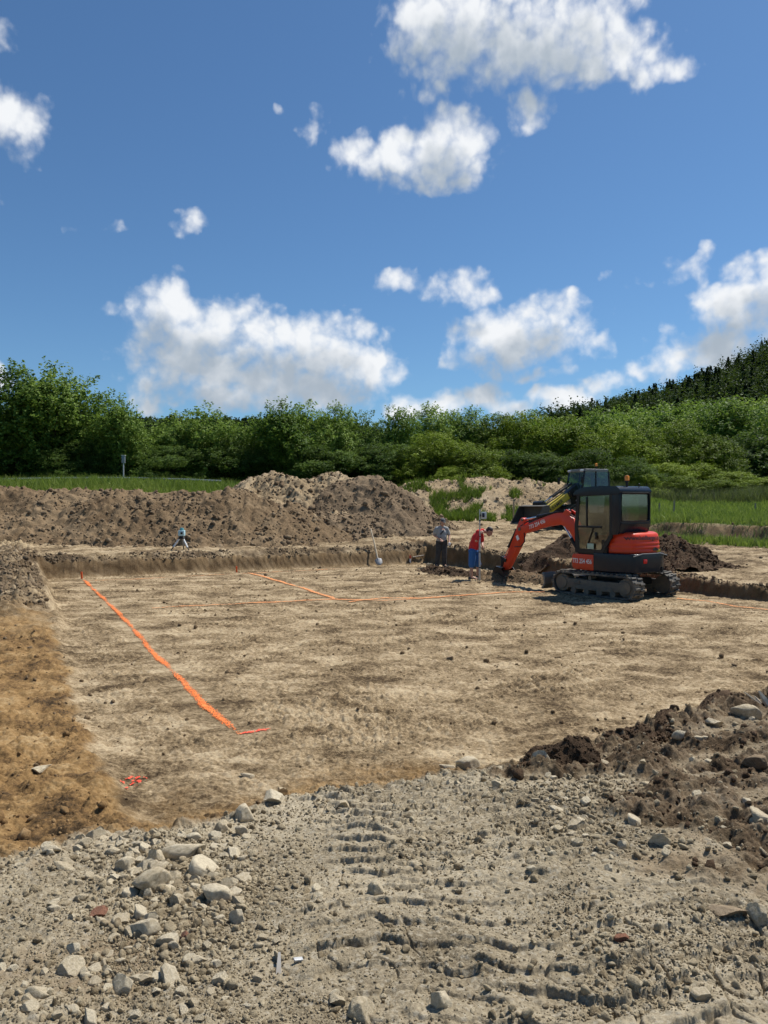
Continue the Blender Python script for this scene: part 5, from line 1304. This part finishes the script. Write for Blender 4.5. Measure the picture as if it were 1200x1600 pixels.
    # stick
    so_ = [S(2.40,1.76), S(2.52,1.80), S(2.66,1.60), S(2.76,1.40), S(3.18,.62), S(3.32,.33), S(3.24,.28), S(3.10,.36), S(2.62,1.02), S(2.48,1.36), S(2.40,1.58)]
    m = MB(B); m.prism(rounded(so_, .05, 3), -.10, .06, 'y', .012); sk_ = m.build('stick', P_red, root)
    m = MB(B); m.cyl((xb+2.56,-.13,1.47), (xb+2.56,.10,1.47), .05, n=14); m.cyl((xb+2.46,-.13,1.73), (xb+2.46,.10,1.73), .035, n=12); m.build('pivot_pin', P_steel, sk_)
    m = MB(B); m.box((xb+2.66,.066,1.23), (.10,.004,.13), (0,.5,0), bev=.0); m.build('label_plate', P_lettering, sk_)
    cylinder('bucket_cylinder', B, S(2.80,1.42), S(3.32,.66), .048, .62, root, -.02)
    m = MB(B); m.prism(rounded([S(3.12,.60), S(3.34,.70), S(3.38,.64), S(3.16,.52)], .02), -.13, -.10, 'y'); m.prism(rounded([S(3.12,.60), S(3.34,.70), S(3.38,.64), S(3.16,.52)], .02), .06, .09, 'y'); m.prism(rounded([S(3.32,.70), S(3.40,.66), S(3.44,.36), S(3.38,.34)], .02), -.06, .02, 'y'); m.build('bucket_linkage', P_black, root)
    # bucket curled under, mouth towards the machine
    prof = [S(3.20,.36), S(3.44,.40), S(3.54,.26), S(3.53,.10), S(3.40,.015), S(3.18,.02), S(2.98,.12)]
    inner = [S(3.00,.145), S(3.18,.055), S(3.38,.05), S(3.495,.12), S(3.505,.25), S(3.42,.365), S(3.22,.33)]
    m = MB(B); m.prism(prof+inner, -.24, .20, 'y', 0)
    for yy in (-.25, .195): m.prism([S(3.20,.36), S(3.44,.40), S(3.54,.26), S(3.53,.10), S(3.40,.015), S(3.18,.02), S(2.98,.12)], yy, yy+.02, 'y')
    bk = m.build('bucket', P_black, root, 30)
    for k in range(4):
        m = MB(B); yy = -.20+k*.12; m.prism([S(3.02,.10), S(2.90,.165), S(3.02,.15)], yy, yy+.06, 'y'); m.build('bucket_tooth', P_steel, bk)
    return root
excavator()

def wheel_mesh(c, r, w, M, root):
    m = MB(M); prof = [(r*.55,-w*.42),(r*.80,-w*.5),(r*.95,-w*.44),(r*.97,-w*.2),(r*.97,w*.2),(r*.95,w*.44),(r*.80,w*.5),(r*.55,w*.42)]
    q = Vector((0,1,0)).to_track_quat('Z','Y')
    m.lathe(prof, c, (0,1,0), 36)
    for k in range(20):
        a = k*2*math.pi/20
        for sd in (-1,1):
            aa = a + (.5*2*math.pi/20 if sd > 0 else 0)
            m.box((c[0]+math.cos(aa)*r*.975, c[1]+sd*w*.24, c[2]+math.sin(aa)*r*.975), (.055*r/.5, w*.5, .07*r/.5), (sd*.0, -aa+math.pi/2, sd*.35), bev=.008, seg=1)
    wh = m.build('wheel', P_rubber, root)
    m = MB(M); m.lathe([(.02,-w*.30),(r*.56,-w*.38),(r*.56,w*.38),(r*.46,w*.32),(r*.40,w*.16),(r*.2,w*.18),(r*.18,w*.26),(.02,w*.27)], c, (0,1,0), 28); m.build('rim', P_grey, wh)

def loader():
    X0, Y0 = 8.95, 33.0; h = Vector((-.93, -.37)); ang = math.atan2(h.y, h.x)
    z0 = H(X0, Y0) - .02
    root = empty('wheel_loader', (X0, Y0, z0), ang, 'white and black wheel loader with yellow lifting arm standing behind the excavator', 'wheel loader')
    for x in (1.12, -1.05):
        for y in (.62, -.62):
            wheel_mesh((x, y, .50), .50, .36, Matrix.Identity(4) if y > 0 else Matrix.Identity(4), root)
    m = MB(); m.box((-.1,0,.62), (2.6,.62,.38), bev=.05); m.build('chassis', P_black, root)
    # rear engine hood and fenders
    m = MB(); m.prism(rounded([(-.55,.80),(-1.70,.80),(-1.78,1.0),(-1.72,1.42),(-.55,1.55)], .12), -.55, .55, 'y', .05, 3); m.build('engine_hood', P_grey, root)
    for x in (1.12, -1.05):
        for s in (1,-1):
            m = MB(); pts = [(x+.60*math.cos(a), .50+.60*math.sin(a)) for a in np.linspace(.15, math.pi-.15, 14)] + [(x+.54*math.cos(a), .50+.54*math.sin(a)) for a in np.linspace(math.pi-.15, .15, 14)]
            m.prism(pts, s*.62-.19, s*.62+.19, 'y'); m.build('fender', P_black, root)
    # white side body below the cab with steps
    m = MB(); m.prism(rounded([(.40,.72),(-.40,.72),(-.62,1.05),(-.55,1.42),(.78,1.42),(.92,1.22),(.62,1.12)], .06), .30, .72, 'y', .03, 3); m.build('side_body', P_white, root)
    m = MB(); m.prism(rounded([(.40,.72),(-.40,.72),(-.62,1.05),(-.55,1.42),(.78,1.42),(.92,1.22),(.62,1.12)], .06), -.72, -.30, 'y', .03, 3); m.build('side_body', P_white, root)
    for k in range(3):
        m = MB(); m.box((-.1,.76,.42+k*.26), (.42,.14,.03), bev=.008); m.build('step', P_grey, root)
    m = MB(); m.tube([(.12,.80,.40),(.12,.80,1.05)], .018, 6); m.tube([(-.32,.80,.40),(-.32,.80,1.05)], .018, 6); m.build('step_rail', P_grey, root)
    # cab
    m = MB(); m.prism(rounded([(.62,.56),(.70,0),(.62,-.56),(-.62,-.58),(-.62,.58)], .10), 2.48, 2.60, 'z', .04, 3); cab = m.build('cab_roof', P_grey, root)
    def pil(a, b, r=.04): 
        m = MB(); m.tube([a, b], r, 6); m.build('pillar', P_black, root)
    for s in (1,-1): pil((.82,s*.60,1.40),(.62,s*.54,2.50)); pil((-.62,s*.62,1.40),(-.60,s*.56,2.50)); pil((.10,s*.62,1.40),(.06,s*.57,2.50),.03)
    m = MB(); m.box((.10,0,1.42), (1.45,1.22,.08), bev=.02); m.box((.82,0,1.55), (.06,1.18,.2), bev=.02); m.build('cab_base', P_black, root)
    m = MB(); v = [(.85,-.58,1.62),(.85,.58,1.62),(.645,.53,2.48),(.645,-.53,2.48)]; f = [m.bm.verts.new(p) for p in v]; m.bm.faces.new(f); m.build('windscreen', G_tint, root)
    for s in (1,-1):
        m = MB(); f = [m.bm.verts.new(p) for p in ((.80,s*.61,1.50),(-.60,s*.62,1.50),(-.59,s*.57,2.48),(.62,s*.555,2.48))]; m.bm.faces.new(f); m.build('side_window', G_tint, root)
    m = MB(); f = [m.bm.verts.new(p) for p in ((-.63,-.58,1.55),(-.63,.58,1.55),(-.62,.54,2.48),(-.62,-.54,2.48))]; m.bm.faces.new(f); m.build('rear_window', G_tint, root)
    m = MB(); m.box((-.15,0,1.62), (.45,.46,.14), bev=.05); m.box((-.38,0,1.95), (.12,.44,.6), (0,-.12,0), bev=.05); m.build('seat', P_black, root)
    m = MB(); m.lathe([(.16,-.012),(.19,-.012),(.19,.012),(.16,.012)], (.42,0,1.86), (-.5,0,.85), 24); m.tube([(.55,0,1.5),(.42,0,1.86)], .03, 6); m.build('steering_wheel', P_black, root)
    m = MB(); m.tube([(.75,.62,2.2),(.95,.82,2.25)], .015, 6); m.box((.96,.86,2.10), (.04,.16,.28), bev=.02); m.build('mirror', P_black, root)
    m = MB(); m.tube([(.75,-.62,2.2),(.95,-.82,2.25)], .015, 6); m.box((.96,-.86,2.10), (.04,.16,.28), bev=.02); m.build('mirror', P_black, root)
    for s in (1,-1): m = MB(); m.box((.70,s*.44,2.53), (.10,.14,.09), bev=.02); m.build('work_lamp', P_white, root)
    m = MB(); m.cyl((-.66,-.35,2.5), (-.66,-.35,2.78), .02, n=8); bs = m.build('beacon_stem', P_black, root)
    m = MB(); m.lathe([(.01,0),(.06,0),(.055,.10),(.03,.13),(.01,.13)], (-.66,-.35,2.78), n=16); m.build('beacon_lens', P_amber, bs)
    # lifting arm: twin black rear part, yellow telescopic boom with lettering, rams
    m = MB(); m.box((.55,0,1.25), (.5,.42,.62), bev=.06); m.build('arm_tower', P_black, root)
    a, b = (.75, 1.74), (2.42, .62); d = Vector((b[0]-a[0], b[1]-a[1])).normalized(); nrm = Vector((-d.y, d.x)); 
    def strip(p, q, wd): 
        p = Vector(p); q = Vector(q); return [tuple(p+nrm*wd), tuple(q+nrm*wd), tuple(q-nrm*wd), tuple(p-nrm*wd)]
    m = MB(); m.prism(rounded(strip((.55,1.90),(1.15,1.424),.15), .03), -.15, .15, 'y', .02); m.build('arm_root', P_black, root)
    m = MB(); m.prism(rounded(strip((1.05,1.503),(2.42,.62),.14), .03), .02, .15, 'y', .02); arm = m.build('lifting_arm', P_yellow, root)
    m = MB(); m.prism(rounded(strip((1.05,1.503),(2.42,.62),.14), .03), -.22, -.09, 'y', .02); m.build('lifting_arm', P_yellow, root)
    tl = math.atan2(d.y, d.x)
    T = Matrix.Translation((1.78, .155, 1.033)) @ Matrix.Rotation(math.pi, 4, 'Z') @ Matrix.Rotation(math.pi/2, 4, 'X') @ Matrix.Rotation(-tl, 4, 'Z')
    text_mesh('lettering', 'KRAMER', .20, P_darkletter, T, arm, 1.0, .002, .004)
    cylinder('lift_cylinder', Matrix.Identity(4), (.60,.95), (1.6,1.08), .06, .6, root, -.03)
    cylinder('tilt_cylinder', Matrix.Identity(4), (.9,1.95), (2.5,1.05), .05, .6, root, -.03)
    m = MB(); m.tube([(.8,.18,2.0),(1.3,.2,1.70),(1.9,.2,1.32),(2.4,.12,1.05)], .018, 6); m.tube([(.8,-.1,2.03),(1.35,-.1,1.78),(2.0,-.1,1.35)], .018, 6); m.build('hydraulic_hose', P_black, root)
    # quick hitch and shovel
    m = MB(); m.prism(rounded([(2.36,.42),(2.60,.32),(2.66,1.16),(2.52,1.24),(2.34,.95)], .05), -.34, .34, 'y', .02); m.build('quick_hitch', P_black, root)
    prof = [(2.64,1.02),(2.66,.50),(2.78,.34),(3.40,.22),(3.42,.26),(2.82,.39),(2.72,.52),(2.70,1.02)]
    m = MB(); m.prism(prof, -.92, .92, 'y', 0)
    for yy in (-.94,.90): m.prism(rounded([(2.64,1.02),(2.66,.50),(2.78,.34),(3.40,.22),(3.30,.40),(2.96,.98)], .02), yy, yy+.04, 'y')
    m.box((2.80,0,1.01), (.34,1.86,.03), (0,.15,0))
    m.build('loader_shovel', paint('worn_dark_steel', (.07,.065,.055), .55, .3, .5, (.20,.17,.12)), root, 30)
    return root
loader()
# ------------------------------------------------------------------ people and small equipment
def capsules(parts, voxel, name):
    """joins tapered limbs and lumps into one continuous skin. parts: (a, b, ra, rb) or (c, (rx,ry,rz), rot)"""
    bm = bmesh.new()
    for p in parts:
        if len(p) == 4:
            a, b, ra, rb = Vector(p[0]), Vector(p[1]), p[2], p[3]; d = b-a
            q = d.to_track_quat('Z','Y').to_matrix().to_4x4()
            r_ = bmesh.ops.create_cone(bm, cap_ends=True, segments=14, radius1=ra, radius2=rb, depth=d.length)
            bmesh.ops.transform(bm, matrix=Matrix.Translation((a+b)/2) @ q, verts=r_['verts'])
            for c, rr in ((a, ra), (b, rb)):
                r_ = bmesh.ops.create_icosphere(bm, subdivisions=2, radius=rr); bmesh.ops.translate(bm, vec=c, verts=r_['verts'])
        else:
            c, rad = p[0], p[1]; rot = p[2] if len(p) > 2 else (0,0,0)
            r_ = bmesh.ops.create_icosphere(bm, subdivisions=3, radius=1)
            bmesh.ops.transform(bm, matrix=Matrix.Translation(c) @ Euler(rot).to_matrix().to_4x4() @ Matrix.Diagonal((*rad, 1)), verts=r_['verts'])
    me = bpy.data.meshes.new(name); bm.to_mesh(me); bm.free()
    o = bpy.data.objects.new(name, me); col.objects.link(o)
    md = o.modifiers.new('r', 'REMESH'); md.mode = 'VOXEL'; md.voxel_size = voxel; md.use_smooth_shade = True
    s = o.modifiers.new('s', 'SMOOTH'); s.factor = .5; s.iterations = 4
    bpy.context.view_layer.update()
    me2 = bpy.data.meshes.new_from_object(o.evaluated_get(bpy.context.evaluated_depsgraph_get()))
    bpy.data.objects.remove(o); me2.name = name; me2.materials.clear()
    return me2
def hand(wrist, dirv, palmn, side, curl=.5):
    """palm, four bent fingers of unequal length and a thumb from the side of the palm"""
    w = Vector(wrist); d = Vector(dirv).normalized(); n = Vector(palmn).normalized(); s = d.cross(n).normalized()*side; n = s.cross(d)*side
    P = [(w, w+d*.03, .026, .028)]
    for k in range(4):
        o = (k-1.5)*.019; P.append((w+d*.02+s*o*.8, w+d*.085+s*o, .013, .011))
        L_ = (.068,.078,.073,.056)[k]; a = w+d*.085+s*o; dd = (d*math.cos(curl)+n*math.sin(curl)); m1 = a+dd*L_*.5
        d2 = (d*math.cos(curl*2.1)+n*math.sin(curl*2.1)); P.append((a, m1, .0095, .009)); P.append((m1, m1+d2*L_*.5, .009, .0075))
    t0 = w+d*.03-s*.028; t1 = t0 - s*.025 + d*.03 + n*.012; t2 = t1 + d*.028 + n*.016
    P += [(w+d*.02-s*.01, t0, .016, .014), (t0, t1, .0125, .011), (t1, t2, .011, .009)]
    return P
def head(c, f, up):
    """head at c looking along f: skull, jaw, nose, ears, brow"""
    c = Vector(c); f = Vector(f).normalized(); u = Vector(up); u = (u-f*u.dot(f)).normalized(); s = u.cross(f)
    rot = Matrix((f, s, u)).transposed().to_euler()
    def at(a, b, d): return c + f*a + s*b + u*d
    P = [(at(-.012,0,.03), (.098,.076,.10), rot), (at(.028,0,-.045), (.068,.058,.075), rot), (at(.07,0,-.09), (.03,.035,.025), rot),
         (at(.095,0,.01), at(.112,0,-.025), .012, .015), (at(.075,.03,.03), (.022,.026,.012), rot), (at(.075,-.03,.03), (.022,.026,.012), rot),
         (at(.086,0,-.058), (.014,.026,.008), rot), (at(-.01,.078,0), (.022,.012,.032), rot), (at(-.01,-.078,0), (.022,.012,.032), rot)]
    return P, at, rot
skin = paint('sunburnt_skin', (.50,.27,.19), .5, dirt=.05, scale=12)
cl_shirtg = paint('grey_marl_cotton', (.36,.36,.35), .9, dirt=.25, dirtcol=(.20,.20,.20), scale=14)
cl_red = paint('red_cotton', (.62,.035,.03), .9, dirt=.1, dirtcol=(.40,.02,.02), scale=14)
cl_blue = paint('blue_cotton', (.035,.13,.34), .9, dirt=.15, dirtcol=(.02,.07,.20), scale=14)
cl_dark = paint('dark_work_cloth', (.035,.035,.034), .9, dirt=.45, dirtcol=(.16,.14,.12), scale=9)
cl_black = paint('black_cotton', (.015,.015,.016), .9, dirt=.1)
cl_print = paint('shirt_print', (.04,.045,.06), .9, dirt=.1)
hairm = paint('dark_hair', (.022,.016,.012), .6, dirt=.1, scale=40)
shoe = paint('dusty_shoe', (.05,.045,.04), .7, dirt=.5, dirtcol=(.25,.2,.14))
def part(o, name, parts, mat, voxel=.012):
    return link(name, capsules(parts, voxel, name), o, mat)

def worker_grey():
    X, Y, _ = wp(690, 885, 26.0); z = H(X, Y)
    me_parts = []
    # stands facing the camera and a little to the right, head bowed; x right, y away, z up
    hipL, hipR = Vector((.10,.0,.86)), Vector((-.09,.03,.86))       # L: image right
    knL, knR = Vector((.09,-.05,.47)), Vector((-.12,-.02,.47)); anL, anR = Vector((.10,.0,.09)), Vector((-.15,.05,.09))
    ch = Vector((0,.0,1.20)); shL, shR = Vector((.172,.03,1.325)), Vector((-.172,-.02,1.325)); nk = Vector((.01,-.01,1.40))
    hd = Vector((.03,-.06,1.55)); f = Vector((.35,-.8,-.45))
    elL, wrL = Vector((.27,.06,1.10)), Vector((.25,-.12,.90)); elR, wrR = Vector((-.26,.03,1.11)), Vector((-.06,-.20,.98))
    torso = [(Vector((0,.01,.90)), (.165,.115,.13)), (Vector((0,-.01,1.06)), (.165,.125,.17)), (ch, (.175,.125,.19)), (shL, shR, .075, .075)]
    hp, at, rot = head(hd, f, (0,0,1))
    body = torso + [(nk, hd+Vector((0,.02,-.06)), .058, .054), (hipL, knL, .088, .060), (knL, anL, .060, .042), (hipR, knR, .088, .060), (knR, anR, .060, .042),
        (anL, anL+Vector((.04,-.16,-.05)), .042, .034), (anR, anR+Vector((-.04,-.16,-.05)), .042, .034),
        (shL, elL, .056, .042), (elL, wrL, .041, .028), (shR, elR, .056, .042), (elR, wrR, .041, .028)] + hp
    body += hand(wrL, (0,-.5,-.6), (-1,0,0), 1, .7) + hand(wrR, (.6,-.35,-.6), (0,-.5,.5), -1, .5)
    o = link('person', capsules(body, .0085, 'person'), None, skin); o.location = (X, Y, z)
    tag(o, 'worker in grey T-shirt, dark trousers and cap standing by the pit corner, looking down', 'person')
    sh = [(c, (r_[0]+.016, r_[1]+.016, r_[2]+.012)) for c, r_ in ((Vector((0,.01,.95)),(.165,.118,.10)), (Vector((0,-.01,1.06)),(.165,.125,.17)), (ch-Vector((0,0,.02)),(.170,.125,.17)))] + [(shL, shR, .080, .080), (shL, nk, .07, .062), (shR, nk, .07, .062), (shL, shL.lerp(elL,.72), .078, .068), (shR, shR.lerp(elR,.72), .078, .068)]
    s = part(o, 'shirt', sh, cl_shirtg)
    m = MB(); m.prism([(-.07,1.16),(.05,1.30),(.08,1.26),(-.04,1.12)], -.152, -.146, 'y'); m.prism([(-.10,1.02),(-.03,1.06),(-.02,.98),(-.09,.96)], -.156, -.150, 'y'); m.build('shirt_print', cl_print, s)
    tr = [(Vector((0,.015,.88)), (.180,.132,.11)), (hipL+Vector((0,0,.02)), knL, .108, .088), (knL, anL+Vector((0,0,-.035)), .088, .080), (hipR+Vector((0,0,.02)), knR, .108, .088), (knR, anR+Vector((0,0,-.035)), .088, .080)]
    part(o, 'trousers', tr, cl_dark)
    cp = [(at(-.02,0,.075), (.108,.088,.070), rot), (at(.06,0,.068), (.085,.066,.012), rot), (at(.10,0,.062), (.055,.055,.010), rot)]
    part(o, 'cap', cp, paint('grey_cap', (.09,.095,.10), .9), .008)
    for a, dx in ((anL,.04),(anR,-.04)): part(o, 'shoe', [(a+Vector((0,.01,-.015)), (.062,.08,.075)), (a+Vector((0,.03,-.06)), a+Vector((dx,-.20,-.050)), .055, .050)], shoe)
    # the white cloth he holds
    p = o.location + wrL + Vector((0,-.07,-.09))
    b = MB(); b.box((0,0,0), (.09,.05,.11), bev=.02); t = b.build('white_rag', paint('white_cloth', (.8,.8,.8), .8)); t.location = p; t.rotation_euler = (.3,.2,.4); tag(t, 'small white cloth held by the worker in grey', 'cloth')
def worker_red():
    X, Y, _ = wp(741, 905, 21.6); z = H(X, Y)
    # bends over to the right, looking at the bucket; back towards the camera's left
    hipN, hipF = Vector((-.06,-.10,.80)), Vector((.03,.10,.80)); knN, knF = Vector((-.08,-.09,.44)), Vector((.12,.13,.44)); anN, anF = Vector((-.10,-.08,.08)), Vector((.13,.14,.08))
    ch = Vector((.06,0,1.16)); shN, shF = Vector((.10,-.20,1.36)), Vector((.20,.17,1.34)); nk = Vector((.22,-.01,1.40)); hd = Vector((.43,-.02,1.375)); f = Vector((.72,-.12,-.68))
    elN, wrN = Vector((.02,-.33,1.13)), Vector((.13,-.27,1.34)); elF, wrF = Vector((.26,.24,1.07)), Vector((.24,.05,.97))
    torso = [(Vector((-.03,0,.84)), (.125,.165,.13)), (Vector((0,0,1.0)), (.130,.165,.18), (0,.15,0)), (ch, (.130,.180,.20), (0,.3,0)), (shN, shF, .078, .078)]
    hp, at, rot = head(hd, f, (.6,0,.8))
    body = torso + [(nk, hd+Vector((-.08,0,-.0)), .060, .056), (hipN, knN, .090, .060), (knN, anN, .060, .042), (hipF, knF, .090, .060), (knF, anF, .060, .042),
        (anN, anN+Vector((.16,-.03,-.045)), .040, .034), (anF, anF+Vector((.16,.0,-.045)), .040, .034),
        (shN, elN, .056, .043), (elN, wrN, .042, .029), (shF, elF, .056, .043), (elF, wrF, .042, .029)] + hp
    body += hand(wrN, (.62,.1,.55), (.3,.9,-.2), 1, .9) + hand(wrF, (.2,-.5,-.5), (-1,0,0), 1, .8)
    o = link('person', capsules(body, .0085, 'person'), None, skin); o.location = (X, Y, z)
    tag(o, 'worker in red T-shirt and blue shorts bending over and holding the measuring staff', 'person')
    sh = [(Vector((-.02,0,.92)), (.146,.182,.12)), (Vector((0,0,1.0)), (.147,.182,.19), (0,.15,0)), (ch, (.147,.197,.21), (0,.3,0)), (shN, shF, .092, .092), (shN, shN.lerp(elN,.8), .082, .072), (shF, shF.lerp(elF,.8), .082, .072), (nk, nk+Vector((.02,0,.005)), .072, .068)]
    part(o, 'shirt', sh, cl_red)
    tr = [(Vector((-.03,0,.82)), (.142,.182,.10)), (hipN+Vector((0,0,.02)), hipN.lerp(knN,1.02), .112, .098), (hipF+Vector((0,0,.02)), hipF.lerp(knF,1.02), .112, .098)]
    part(o, 'shorts', tr, cl_blue)
    part(o, 'hair', [(at(-.030,0,.052), (.098,.085,.088), rot), (at(-.06,0,-.0), (.062,.074,.072), rot)], hairm, .008)
    for a in (anN, anF): part(o, 'shoe', [(a+Vector((-.02,0,-.03)), (.07,.055,.06)), (a+Vector((-.03,0,-.05)), a+Vector((.19,-.02,-.05)), .05, .042)], shoe)
    return o, wrN
wr_o = worker_grey()
red, wrN = worker_red()

def staff():
    X, Y, _ = wp(749.5, 908, 21.3); z = H(X, Y); top = wp(750, 796, 21.3)[2]
    t = empty('measuring_staff', (X, Y, z), 0, 'tall grey levelling staff with laser receiver held by the worker in red', 'measuring staff')
    al = paint('staff_aluminium', (.50,.50,.48), .4, .3, .2)
    m = MB(); m.box((0,0,(top-z)*.32), (.050,.028,(top-z)*.64), bev=.004); m.build('lower_section', al, t)
    m = MB(); m.box((.003,0,(top-z)*.81), (.038,.022,(top-z)*.38), bev=.004); m.build('upper_section', al, t)
    for k in (.18,.40,.62,.84):
        m = MB(); m.box((0,-.002,(top-z)*k), (.056,.032,.03), bev=.004); m.build('clamp', P_black, t)
    m = MB(); m.box((.115,-.02,top-z-.17), (.15,.05,.20), bev=.02); rc = m.build('laser_receiver', paint('pale_plastic', (.62,.66,.66), .4), t)
    m = MB(); m.box((.095,-.048,top-z-.16), (.07,.012,.12), bev=.02); m.build('display', paint('dark_display', (.015,.02,.05), .15, dirt=0), rc)
    m = MB(); m.box((.03,-.01,top-z-.17), (.05,.06,.06), bev=.01); m.build('bracket', P_black, rc)
staff()
def laser():
    X, Y, _ = wp(284, 857, 24.7); z = H(X, Y); k = 24.7/FPX
    t = empty('laser_tripod', (X, Y, z), 0, 'white legged tripod carrying a small blue rotating laser level', 'laser level')
    hz = 20*k
    for a, w in ((1.15*math.pi, P_white), (1.82*math.pi, P_white), (.52*math.pi, P_grey)):
        foot = Vector((math.cos(a)*.34, math.sin(a)*.34, 0)); foot.z = H(X+foot.x, Y+foot.y)-z
        topv = Vector((math.cos(a)*.06, math.sin(a)*.06, hz)); m = MB(); m.tube([topv, topv.lerp(foot,.75)], .028, 8); l = m.build('leg', w, t)
        m = MB(); m.tube([topv.lerp(foot,.74), foot], .018, 8); m.build('foot', P_black, l)
    m = MB(); m.lathe([(.01,0),(.11,0),(.11,.05),(.07,.09),(.01,.09)], (0,0,hz-.03), n=20); m.build('tripod_head', P_black, t)
    m = MB(); m.box((0,0,hz+.16), (.20,.20,.19), bev=.03); b = m.build('laser_body', paint('light_blue_plastic', (.45,.68,.74), .4), t)
    m = MB(); m.box((.02,-.103,hz+.16), (.07,.01,.07), bev=.01); m.build('keypad', P_black, b)
    m = MB(); m.lathe([(.01,0),(.06,0),(.07,.02),(.06,.07),(.01,.08)], (0,0,hz+.255), n=18); m.build('rotor', paint('teal_dome', (.10,.35,.38), .2), b)
laser()
def shovel():
    X, Y, _ = wp(593, 883, 26.6); z = H(X, Y); tx, ty, tz = wp(579, 826, 27.35)
    t = empty('shovel', (X, Y, z), 0, 'shovel with pale wooden handle leaning against the rear pit wall', 'shovel')
    tip = Vector((tx-X, ty-Y, tz-z)); base = Vector((0,0,.26)) ; base = Vector((tip.x*.2, tip.y*.2, .24))
    m = MB(); m.tube([base, base.lerp(tip,.5)+Vector((.01,0,0)), tip], .028, 8); m.build('handle', paint('pale_wood', (.58,.47,.32), .7, dirt=.2, scale=20), t)
    bl = paint('bright_steel', (.36,.36,.36), .6, .1, .4)
    m = MB(); dirv = (Vector((.03,-.02,0))-base).normalized(); side = Vector((1,0,0)); side = (side-dirv*side.dot(dirv)).normalized(); nn = side.cross(dirv)
    n0 = []
    for i, (u, w) in enumerate(((.0,.05),(.03,.12),(.12,.13),(.22,.11),(.30,.02))):
        n0.append([m.bm.verts.new(base + dirv*u + side*(w*s) + nn*(.035*(s*s)-.02)) for s in (-1,-.5,0,.5,1)])
    for a, b in zip(n0, n0[1:]):
        for k in range(4): m.bm.faces.new((a[k], a[k+1], b[k+1], b[k]))
    o = m.build('blade', bl, t); sd = o.modifiers.new('thick', 'SOLIDIFY'); sd.thickness = .004
    m = MB(); m.tube([base-dirv*.16, base+dirv*.06], [.026,.03], 8); m.build('socket', bl, t)
shovel()
def pegs():
    om = paint('orange_peg_paint', (.85,.12,.02), .6, dirt=.15, dirtcol=(.5,.2,.08))
    for (px, bot, top, lab) in ((128,902,893,'orange painted peg at the far end of the long orange line'), (370,892.5,884,'orange painted peg at the foot of the middle of the rear wall')):
        p = ground_pt(px, bot+3, 10, 40); p.z = H(p.x, p.y); hh = (bot+2-top)/FPX*p.y
        m = MB(); m.prism([(-.022,-.1),(.022,-.1),(.024,hh-.02),(.018,hh),(-.018,hh),(-.024,hh-.02)], -.02, .02, 'y', .004); o = m.build('marker_peg', om); o.location = p; o.rotation_euler = (.06,-.05,.2); tag(o, lab, 'marker peg')
    # small red and white peg and a batten near the corner
    p = ground_pt(641, 880, 10, 40); p.z = H(p.x, p.y)
    t = empty('survey_peg', p, 0, 'small peg with red top at the foot of the wall near the pit corner', 'marker peg')
    m = MB(); m.box((0,0,.07), (.05,.05,.16), bev=.006); m.build('stake', P_white, t); m = MB(); m.box((0,0,.21), (.06,.06,.12), bev=.008); m.build('red_top', paint('red_peg', (.55,.06,.03), .6), t)
    a = ground_pt(645, 879, 10, 40); b = ground_pt(662, 877, 10, 40)
    m = MB(); m.tube([(a.x,a.y,H(a.x,a.y)+.12),(b.x,b.y,H(b.x,b.y)+.16)], .025, 5); o = m.build('batten', paint('grey_timber', (.35,.3,.24), .8)); tag(o, 'grey wooden batten lying against the wall right of the red topped peg', 'batten')
    # wooden stake left of the loader's shovel
    Y = 36; X, _, zt = wp(802.5, 784, Y); z = H(X, Y); m = MB(); m.box((0,0,(zt-z)/2-.1), (.07,.06,zt-z+.2), bev=.008); o = m.build('wooden_stake', paint('stake_wood', (.36,.29,.19), .8, scale=14)); o.location = (X, Y, z); tag(o, 'wooden stake standing in front of the weeds left of the loader shovel', 'stake')
    # rag of white plastic at the excavator's bucket
    p = ground_pt(764, 901, 10, 40); m = MB(); m.box((0,0,.0), (.20,.12,.03), bev=.012); o = m.build('stone_plate', M_stone); o.location = (p.x, p.y, H(p.x,p.y)+.14); o.rotation_euler = (.3,.9,.4); tag(o, 'pale slab of stone beside the teeth of the digging bucket', 'stone')
pegs()
